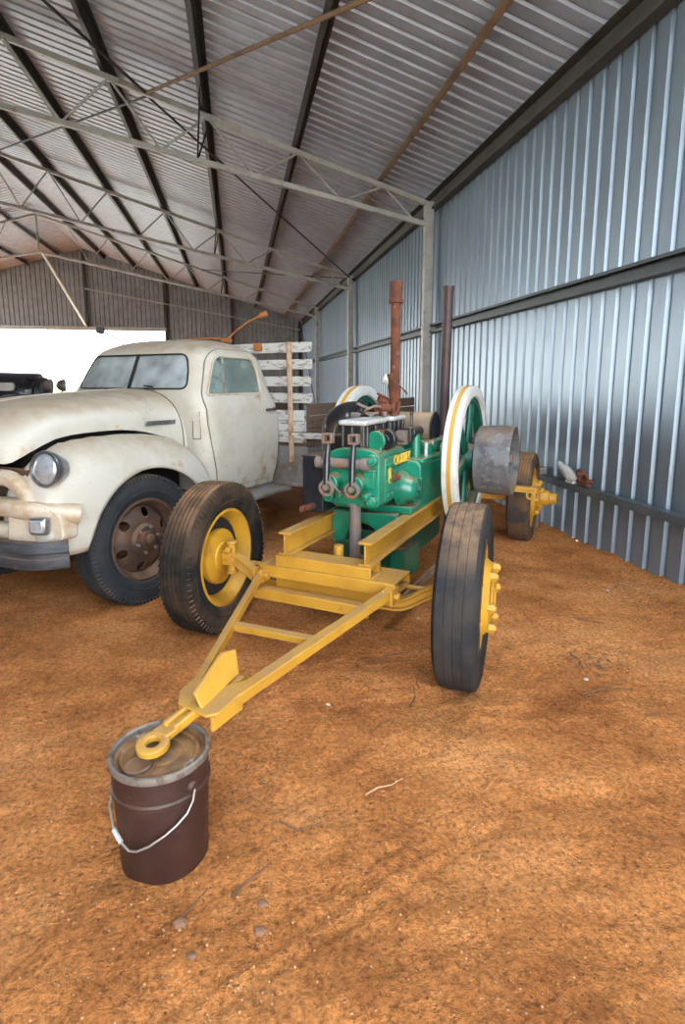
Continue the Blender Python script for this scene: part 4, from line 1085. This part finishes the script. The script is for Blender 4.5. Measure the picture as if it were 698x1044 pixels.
for sg in (1, -1):
    m = MB(); p = rounded([(.56, .60), (.875, .60), (.87, .76), (.80, .83), (.60, .83)], [.02, .03, .05, .05, .02])
    rings = []
    for dy in (0, .02, .10): rings.append([Vector((sg * a, -.775 + (.14 * max(0, (a - .62) / .26) ** 2) + dy, b)) for a, b in p])
    m.loft(rings); pk = m.build('lamp_panel', 'creamrust', gr_, bevel=.008)
    rot = Matrix.Rotation(R(22) * sg, 3, 'Z')
    m = MB(); m.box((.79 * sg, -.725, .70), (.105, .05, .10), rot); pl_ = m.build('parking_lamp', 'chrome', tk, bevel=.014)
    m = MB(); m.box((.795 * sg, -.741, .70), (.083, .03, .078), rot); m.build('lamp_lens', 'lens', pl_, bevel=.01)
m = MB(); m.box((0, -.73, .585), (1.5, .16, .03)); m.build('stone_guard', 'orangerust', tk, bevel=.01)
# bumper
pts = []
for i in range(-20, 21):
    t = i / 20; pts.append(Vector((.945 * t, -.845 + .05 * t * t + .13 * max(0, (abs(t) - .80) / .2) ** 2, .545)))
sec = [(-.02, -.078), (.02, -.078), (.028, -.05), (.028, -.018), (.016, -.012), (.016, .012), (.028, .018), (.028, .05), (.02, .078), (-.02, .078)]
MB().tube(pts, 1, sect=[(-a, b) for a, b in sec], up=(0, 1, 0)).build('bumper', 'bumper', tk, bevel=.003)
m = MB()
for x in (-.35, .35): m.bar((x, -.86, .545), (x, -.4, .55), .06, .10)
m.build('bumper_iron', 'darkvoid', tk)
# chassis
m = MB()
for x in (-.38, .38): m.bar((x, -.7, .58), (x, 4.5, .62), .07, .15)
m.bar((-.7, 0, .44), (.7, 0, .44), .08, .09); m.bar((-.7, 3.2, .44), (.7, 3.2, .44), .12, .12); m.box((0, 1.2, .62), (1.1, 1.1, .06))
m.build('chassis', 'darkvoid', tk)
wheel(tk, (.735, .03, .438), R(-2), 'truck'); wheel(tk, (-.705, 0, .438), PI - R(2), 'truck'); wheel(tk, (.78, 3.2, .438), 0, 'truck'); wheel(tk, (-.78, 3.2, .438), PI, 'truck')
# running boards
for sg in (1, -1):
    m = MB(); m.box((sg * .84, 1.20, .545), (.24, .86, .035)); m.box((sg * .73, 1.20, .60), (.03, .9, .10)); m.build('running_board', 'traysteel', tk, bevel=.01)
# tray with headboard
ty_ = 1.78
bed = MB(); bed.box((0, 3.2, .93), (2.06, 2.84, .06)); bed = bed.build('tray_floor', 'brownboard', tk, bevel=.005)
for sg in (1, -1):
    for k in range(3):
        m = MB(); m.box((sg * 1.015, 3.22, 1.02 + .115 * k), (.03, 2.76, .105)); m.build('side_board', 'brownboard', bed, bevel=.004)
    m = MB(); m.box((sg * 1.0, 3.2, .86), (.05, 2.84, .09)); m.build('side_rail', 'traysteel', bed, bevel=.004)
hb = MB(); hb.box((.0, ty_ + .02, 1.10), (2.06, .04, .30)); hb = hb.build('headboard', 'brownboard', tk, bevel=.004)
for k in range(3):
    m = MB(); m.box((.80, ty_ - .02, 1.00 + .10 * k), (.47, .05, .096)); m.build('headboard_plank', 'whiteboard', hb, bevel=.004)
m = MB(); m.box((1.10, ty_ - .03, 1.02), (.36, .07, .05)); m.build('shelf_plank', 'whiteboard', hb, bevel=.004)
for k in range(4):
    z = 1.815 - .152 * k
    m = MB(); p = rounded([(-1.06, z - .045), (1.08 + .012 * (k % 2), z - .045), (1.09, z + .045), (-1.06, z + .045)], .018)
    m.prism([(a, ty_, b) for a, b in p], (0, .028, 0)); m.build('rack_slat', 'whiteboard', hb, bevel=.003)
for x in (.875, -.875):
    m = MB(); m.bar((x, ty_ - .03, 1.862), (x + .035 * (1 if x > 0 else -1), ty_ - .06, .77), .012, .052, up=(1, 0, 0))
    m.bar((x, ty_ - .03, 1.862), (x + .035 * (1 if x > 0 else -1), ty_ - .06, .77), .045, .012, up=(1, 0, 0)); m.build('rack_stake', 'peachpost', hb, bevel=.003)
m = MB(); m.box((.53, ty_ - .03, 1.83), (.08, .03, .06)); m.box((.55, ty_ - .03, 1.81), (.04, .05, .04)); m.build('rack_bracket', 'orangerust', hb, bevel=.006)
m = MB(); m.box((.82, ty_ - .02, .735), (.50, .03, .36)); m.box((.82, ty_ - .03, .56), (.50, .06, .03)); m.box((1.065, ty_ - .03, .735), (.03, .05, .36)); m.build('tray_front_panel', 'traysteel', tk, bevel=.004)
m = MB(); m.box((.80, 2.1, .78), (.4, .6, .2)); m.build('tool_box', 'darkvoid', tk, bevel=.01)
# rusty pipe lying on the cab roof, and mirror
m = MB(); m.tube([(-.30, 1.52, 1.885), (-.12, 1.55, 1.905), (.1, 1.58, 1.91), (.30, 1.60, 1.895), (.325, 1.60, 1.915), (.40, 1.60, 1.965), (.52, 1.60, 2.03), (.70, 1.60, 2.095)], .009, 10)
m.cyl((.68, 1.60, 2.085), (.74, 1.60, 2.105), .024, n=14); m.box((.29, 1.60, 1.885), (.09, .05, .03)); m.box((-.05, 1.5, 1.87), (.05, .2, .02)); m.build('roof_bar', 'orangerust', tk)
m = MB(); m.tube([(-.42, 1.04, 1.83), (-.44, 1.02, 1.87), (-.66, 1.0, 1.965)], .007, 8); m.cyl((-.66, 1.02, 1.965), (-.67, .97, 1.972), .032, n=18); m.build('roof_lamp', 'bumper', tk)

# ------------------------------------------------------------------ black old vehicle behind the truck
bl = empty('old_black_lorry', (-2.95, 9.6, 0), R(180))
tag(bl, 'old black vehicle half hidden behind the cream truck bonnet', 'lorry')
# local -x is to the right in the picture after the turn; the front faces local -x
def bring(x, w_, z0, z1):
    p = []
    for i in range(25):
        t = PI * i / 24; c_, s_ = math.cos(t), math.sin(t); p.append(Vector((x, w_ * math.copysign(abs(c_) ** .6, c_), z0 + (z1 - z0) * abs(s_) ** .6)))
    return p
MB().loft([bring(x, w_, .85, z) for x, w_, z in ((.02, .36, 1.60), (.05, .40, 1.64), (.3, .42, 1.65), (.9, .46, 1.66), (1.3, .50, 1.67))]).build('bonnet', 'blackpaint', bl, smooth=50)
m = MB(); m.loft([bring(x, w_, .75, z) for x, w_, z in ((-.06, .30, 1.50), (-.05, .36, 1.57), (.02, .38, 1.60))]); rd = m.build('radiator', 'blackpaint', bl, smooth=50)
m = MB(); q = rounded([(.25, 1.38), (1.05, 1.38), (1.05, 1.50), (.25, 1.50)], .05); m.prism([(a, .40, b) for a, b in q], (0, .07, 0)); m.build('bonnet_reflection', 'white', bl, bevel=.01, label='bright reflection on the bonnet side, painted as a panel')  # bright bonnet-side reflection painted as a white slab
m = MB(); m.box((2.0, 0, 1.5), (1.3, 1.5, 1.1)); m.box((2.1, 0, 2.08), (1.5, 1.55, .08)); m.build('cabin', 'blackpaint', bl, bevel=.06)
for sy in (1, -1):
    m = MB(); m.lathe([(-.10, .02), (-.06, .075), (0, .095), (.03, .098), (.03, .085)], o=(-.20, .33 * sy, 1.455), axis=(-1, 0, 0), n=28); m.cyl((-.2, .33 * sy, 1.4), (-.1, .28 * sy, 1.05), .015, n=10); hl = m.build('headlamp', 'traysteel', bl)
    m = MB(); m.lathe([(.02, .088), (.035, .05), (.04, 0)], o=(-.20, .33 * sy, 1.455), axis=(-1, 0, 0), n=28); m.build('lens', 'lens', hl)
    rg = []
    for i in range(17):
        t = R(200 - 190 * i / 16); cx_, cz_ = .25, .55
        c_ = Vector((cx_ + .62 * math.cos(t) - .05, .58 * sy, cz_ + .70 * math.sin(t) + .05)); nr_ = Vector((math.cos(t), 0, math.sin(t)))
        rg.append([c_ + nr_ * a + Vector((0, b, 0)) for a, b in ((0, -.14), (.03, -.08), (.04, 0), (.03, .08), (0, .14), (-.02, .08), (-.015, 0), (-.02, -.08))])
    MB().loft(rg).build('mudguard', 'blackpaint', bl)
    for wx in (.25, 2.9):
        m = MB(); m.lathe([(-.06, .30), (-.08, .38), (-.05, .44), (.05, .44), (.08, .38), (.06, .30)], o=(wx, .62 * sy, .43), axis=(0, 1, 0), n=40, loop=True); m.lathe([(-.03, .0), (-.03, .31), (.03, .31), (.03, 0)], o=(wx, .62 * sy, .43), axis=(0, 1, 0), n=32); m.build('wheel', 'tyre', bl)
m = MB(); m.bar((0, .35, .72), (3.5, .35, .72), .08, .14); m.bar((0, -.35, .72), (3.5, -.35, .72), .08, .14); m.bar((.25, -.6, .45), (.25, .6, .45), .08, .08); m.bar((2.9, -.6, .45), (2.9, .6, .45), .1, .1); m.build('chassis', 'darkvoid', bl)
m = MB(); m.tube([(-.35, .5, 1.34), (-.5, .5, 1.30), (-.72, .52, 1.24)], .02, 8); m.build('front_rail', 'blackpaint', bl)

# ------------------------------------------------------------------ things on the lower girt
rg = empty('white_rag', (3.075, 4.87, .567))
tag(rg, 'crumpled white rag draped on the lower girt', 'rag')
m = MB(); rows = []
for i in range(15):
    t = i / 14; y = .16 - .30 * t
    w_ = .035 * math.sin(PI * (.1 + .85 * t)) + .012
    rows.append([Vector((w_ * math.cos(a) * .8 + .01 * mn.noise(Vector((i * .5, k * .9, 1))), y + .012 * mn.noise(Vector((i * .6, k, 4))), .05 + .10 * (1 - t) ** 1.4 + w_ * 1.2 * math.sin(a) + .014 * mn.noise(Vector((i * .7, k * .8, 8))))) for k, a in [(k, 2 * PI * k / 14) for k in range(14)]])
m.loft(rows); m.box((0, -.06, .012), (.05, .12, .024)); m.build('rag_fold', 'cloth', rg, smooth=60)
ch_ = empty('rusty_shackle', (3.075, 4.60, .567)); ch_.scale = (.72, .72, .80)
tag(ch_, 'rusty iron shackle lying beside the white rag', 'shackle')
m = MB()
for c_, ax, rr in (((0, .10, .13), (1, .4, .3), .05), ((.0, .03, .10), (.4, 1, .2), .045), ((0, -.05, .085), (1, -.3, .4), .045), ((0, -.10, .06), (.2, .6, 1), .04)):
    m.lathe([(-.02, rr), (0, rr + .02), (.02, rr), (0, rr - .02)], o=c_, axis=ax, n=24, loop=True)
m.box((0, .02, .04), (.06, .22, .06)); m.build('shackle_link', 'rust', ch_, bevel=.006)
tb = MB(); tb.box((3.07, 5.42, .605), (.07, .24, .075)); tb.box((3.07, 5.33, .60), (.05, .10, .05), Matrix.Rotation(.3, 3, 'Z'))
tag(tb.build('timber_offcut', 'greyboard', bevel=.008), 'grey weathered timber offcut on the lower girt behind the rear tyre', 'timber')
cn = MB(); cn.lathe([(0, 0), (0, .085), (.01, .09), (.24, .09), (.25, .085), (.25, .075), (.235, .072), (.235, 0)], o=(2.97, 5.34, .02), axis=(0, 0, 1), n=36)
tag(cn.build('grey_can', 'traysteel'), 'dull grey can standing at the wall foot behind the rear wheel', 'can')

# ------------------------------------------------------------------ litter on the ground
def twig(pts, r, mat, lab, cat='twig', group='twigs on the sand'):
    pp = [(x, y, hgt(x, y) + r * .8 + dz_) for x, y, dz_ in pts]
    m = MB(); m.tube(pp, [r * (1 - .5 * i / max(1, len(pp) - 1)) for i in range(len(pp))], 7)
    tag(m.build('twig', mat), lab, cat, group)
twig([(.42, 1.82, 0), (.47, 1.85, .004), (.53, 1.86, .003), (.58, 1.89, 0)], .004, 'straw', 'pale curved dry twig on the open sand right of the drum')
twig([(-.06, 1.49, 0), (-.01, 1.53, .003), (.03, 1.545, 0), (.06, 1.57, 0)], .004, 'twig', 'dark twig on the sand just beside the drum base')
twig([(1.02, 3.45, 0), (1.06, 3.58, .005), (1.10, 3.68, 0)], .005, 'twig', 'dark twig below the yellow drawbar crossbar')
twig([(1.30, 3.10, 0), (1.36, 3.16, .004), (1.44, 3.28, 0)], .005, 'twig', 'dark twig close to the worn grey tyre')
twig([(.62, 2.85, 0), (.72, 2.84, .004), (.82, 2.88, .002), (.9, 2.86, 0)], .004, 'twig', 'thin twig lying on the sand right of the drawbar')
twig([(.75, 2.35, 0), (.80, 2.42, .004), (.82, 2.52, 0)], .004, 'twig', 'short bent twig in front of the worn grey tyre')
twig([(.10, 1.75, 0), (.16, 1.70, .002), (.24, 1.71, 0)], .0035, 'twig', 'small thin twig right of the drum')
twig([(1.60, 2.30, 0), (1.75, 2.33, .004), (1.9, 2.30, 0)], .004, 'twig', 'thin twig on the sand below the wall')
twig([(-.20, 1.44, 0), (-.16, 1.49, .002), (-.13, 1.53, 0)], .003, 'twig', 'tiny twig at the drum foot')
twig([(2.0, 3.2, 0), (2.1, 3.1, .004), (2.25, 3.06, 0)], .005, 'twig', 'brown twig near the foot of the ribbed wall')
for i in range(12):
    x, y = random.uniform(.25, 1.9), random.uniform(1.9, 3.3); a = random.uniform(0, 6.28); l_ = random.uniform(.03, .08); b_a = random.uniform(-.7, .7)
    twig([(x, y, 0), (x + l_ * math.cos(a), y + l_ * math.sin(a), .003), (x + l_ * (math.cos(a) + math.cos(a + b_a)), y + l_ * (math.sin(a) + math.sin(a + b_a)), .001)], random.uniform(.002, .0035), 'twig', 'short thin dark twig on the open sand right of the drawbar', group='short dark twigs right of the drawbar')
def stone(x, y, r, mat, lab):
    m = MB(); nu, nv = 12, 8; rows = []
    sd = random.uniform(0, 50)
    for j in range(1, nv):
        row = []
        for i in range(nu):
            d_ = Vector((math.sin(PI * j / nv) * math.cos(2 * PI * i / nu), math.sin(PI * j / nv) * math.sin(2 * PI * i / nu), math.cos(PI * j / nv)))
            k_ = 1 + .35 * mn.noise(d_ * 1.7 + Vector((sd, 0, 0)))
            row.append(Vector((x + d_.x * r * k_, y + d_.y * r * .8 * k_, hgt(x, y) + r * .25 + d_.z * r * .6 * k_)))
        rows.append(row)
    m.loft(rows); tag(m.build('stone', mat, smooth=30), lab, 'stone', 'stones on the sand')
stone(.03, 1.44, .016, 'stone', 'dark brown clod nearest the tyre track')
stone(-.20, 1.42, .020, 'stone', 'brown clod in front of the drum')
stone(.02, 1.36, .018, 'stone', 'brown clod on the near edge of the tyre track')
stone(-.16, 1.32, .013, 'stone', 'small brown clod in the foreground left of the track')
stone(1.42, 3.22, .014, 'palestone', 'pale stone chip behind the worn grey tyre')
stone(1.1, 3.3, .012, 'palestone', 'pale stone chip under the drawbar')
stone(1.72, 2.44, .013, 'palestone', 'pale stone chip beside the leaf litter')
stone(.38, 2.45, .012, 'palestone', 'pale stone chip right of the drawbar')
stone(2.62, 3.55, .016, 'palestone', 'pale stone chip by the wall foot')
# fine grit and small clods: uncountable
m = MB()
for i in range(1500):
    if i < 1350: x, y = random.uniform(-1.3, 2.3), random.uniform(.95, 3.4)
    else: x, y = random.gauss(-.05, .28), random.gauss(1.28, .14)
    r_ = random.uniform(.0018, .0048) * 1
    if y < .9 or x > 3.0 or math.hypot(x + .27, y - 1.70) < .18: continue
    z = hgt(x, y) + r_ * .3; a0 = random.uniform(0, 3)
    rg_ = [[(x + r_ * s_ * math.cos(a0 + 2 * PI * k / 6), y + r_ * s_ * math.sin(a0 + 2 * PI * k / 6), z + r_ * dz_) for k in range(6)] for s_, dz_ in ((.7, -.5), (1, 0), (.55, .6))]
    m.loft(rg_)
tag(m.build('gravel', 'sandgrit', smooth=0), 'fine reddish grit scattered over the sand', 'gravel', kind='stuff')
# dry leaf litter in two drifts
m = MB()
for i in range(230):
    if i >= 160: x, y = random.gauss(.0, .07), random.gauss(1.86, .10)
    elif i < 70: x, y = random.gauss(1.84, .10), random.gauss(2.55, .09)
    else: x, y = 2.62 + random.gauss(.18, .14), random.uniform(3.0, 3.7)
    if x > 3.1 or math.hypot(x + .27, y - 1.70) < .17: continue
    z = hgt(x, y) + .004; a = random.uniform(0, 6.28); l_ = random.uniform(.012, .035) * (.5 if i >= 160 else 1)
    d_ = Vector((math.cos(a), math.sin(a), random.uniform(-.1, .3))) * l_; n_ = Vector((-math.sin(a), math.cos(a), .1)) * l_ * .14
    p_ = Vector((x, y, z))
    m.loft([[p_ - d_, p_ - d_ + Vector((0, 0, .001)), p_ - d_ + n_ * .3], [p_ + n_, p_ + Vector((0, 0, .003)), p_ - n_], [p_ + d_, p_ + d_ + Vector((0, 0, .001)), p_ + d_ + n_ * .3]])
tag(m.build('litter', 'twig', smooth=0), 'dark dry leaf litter drifted on the sand near the wall', 'litter', kind='stuff')
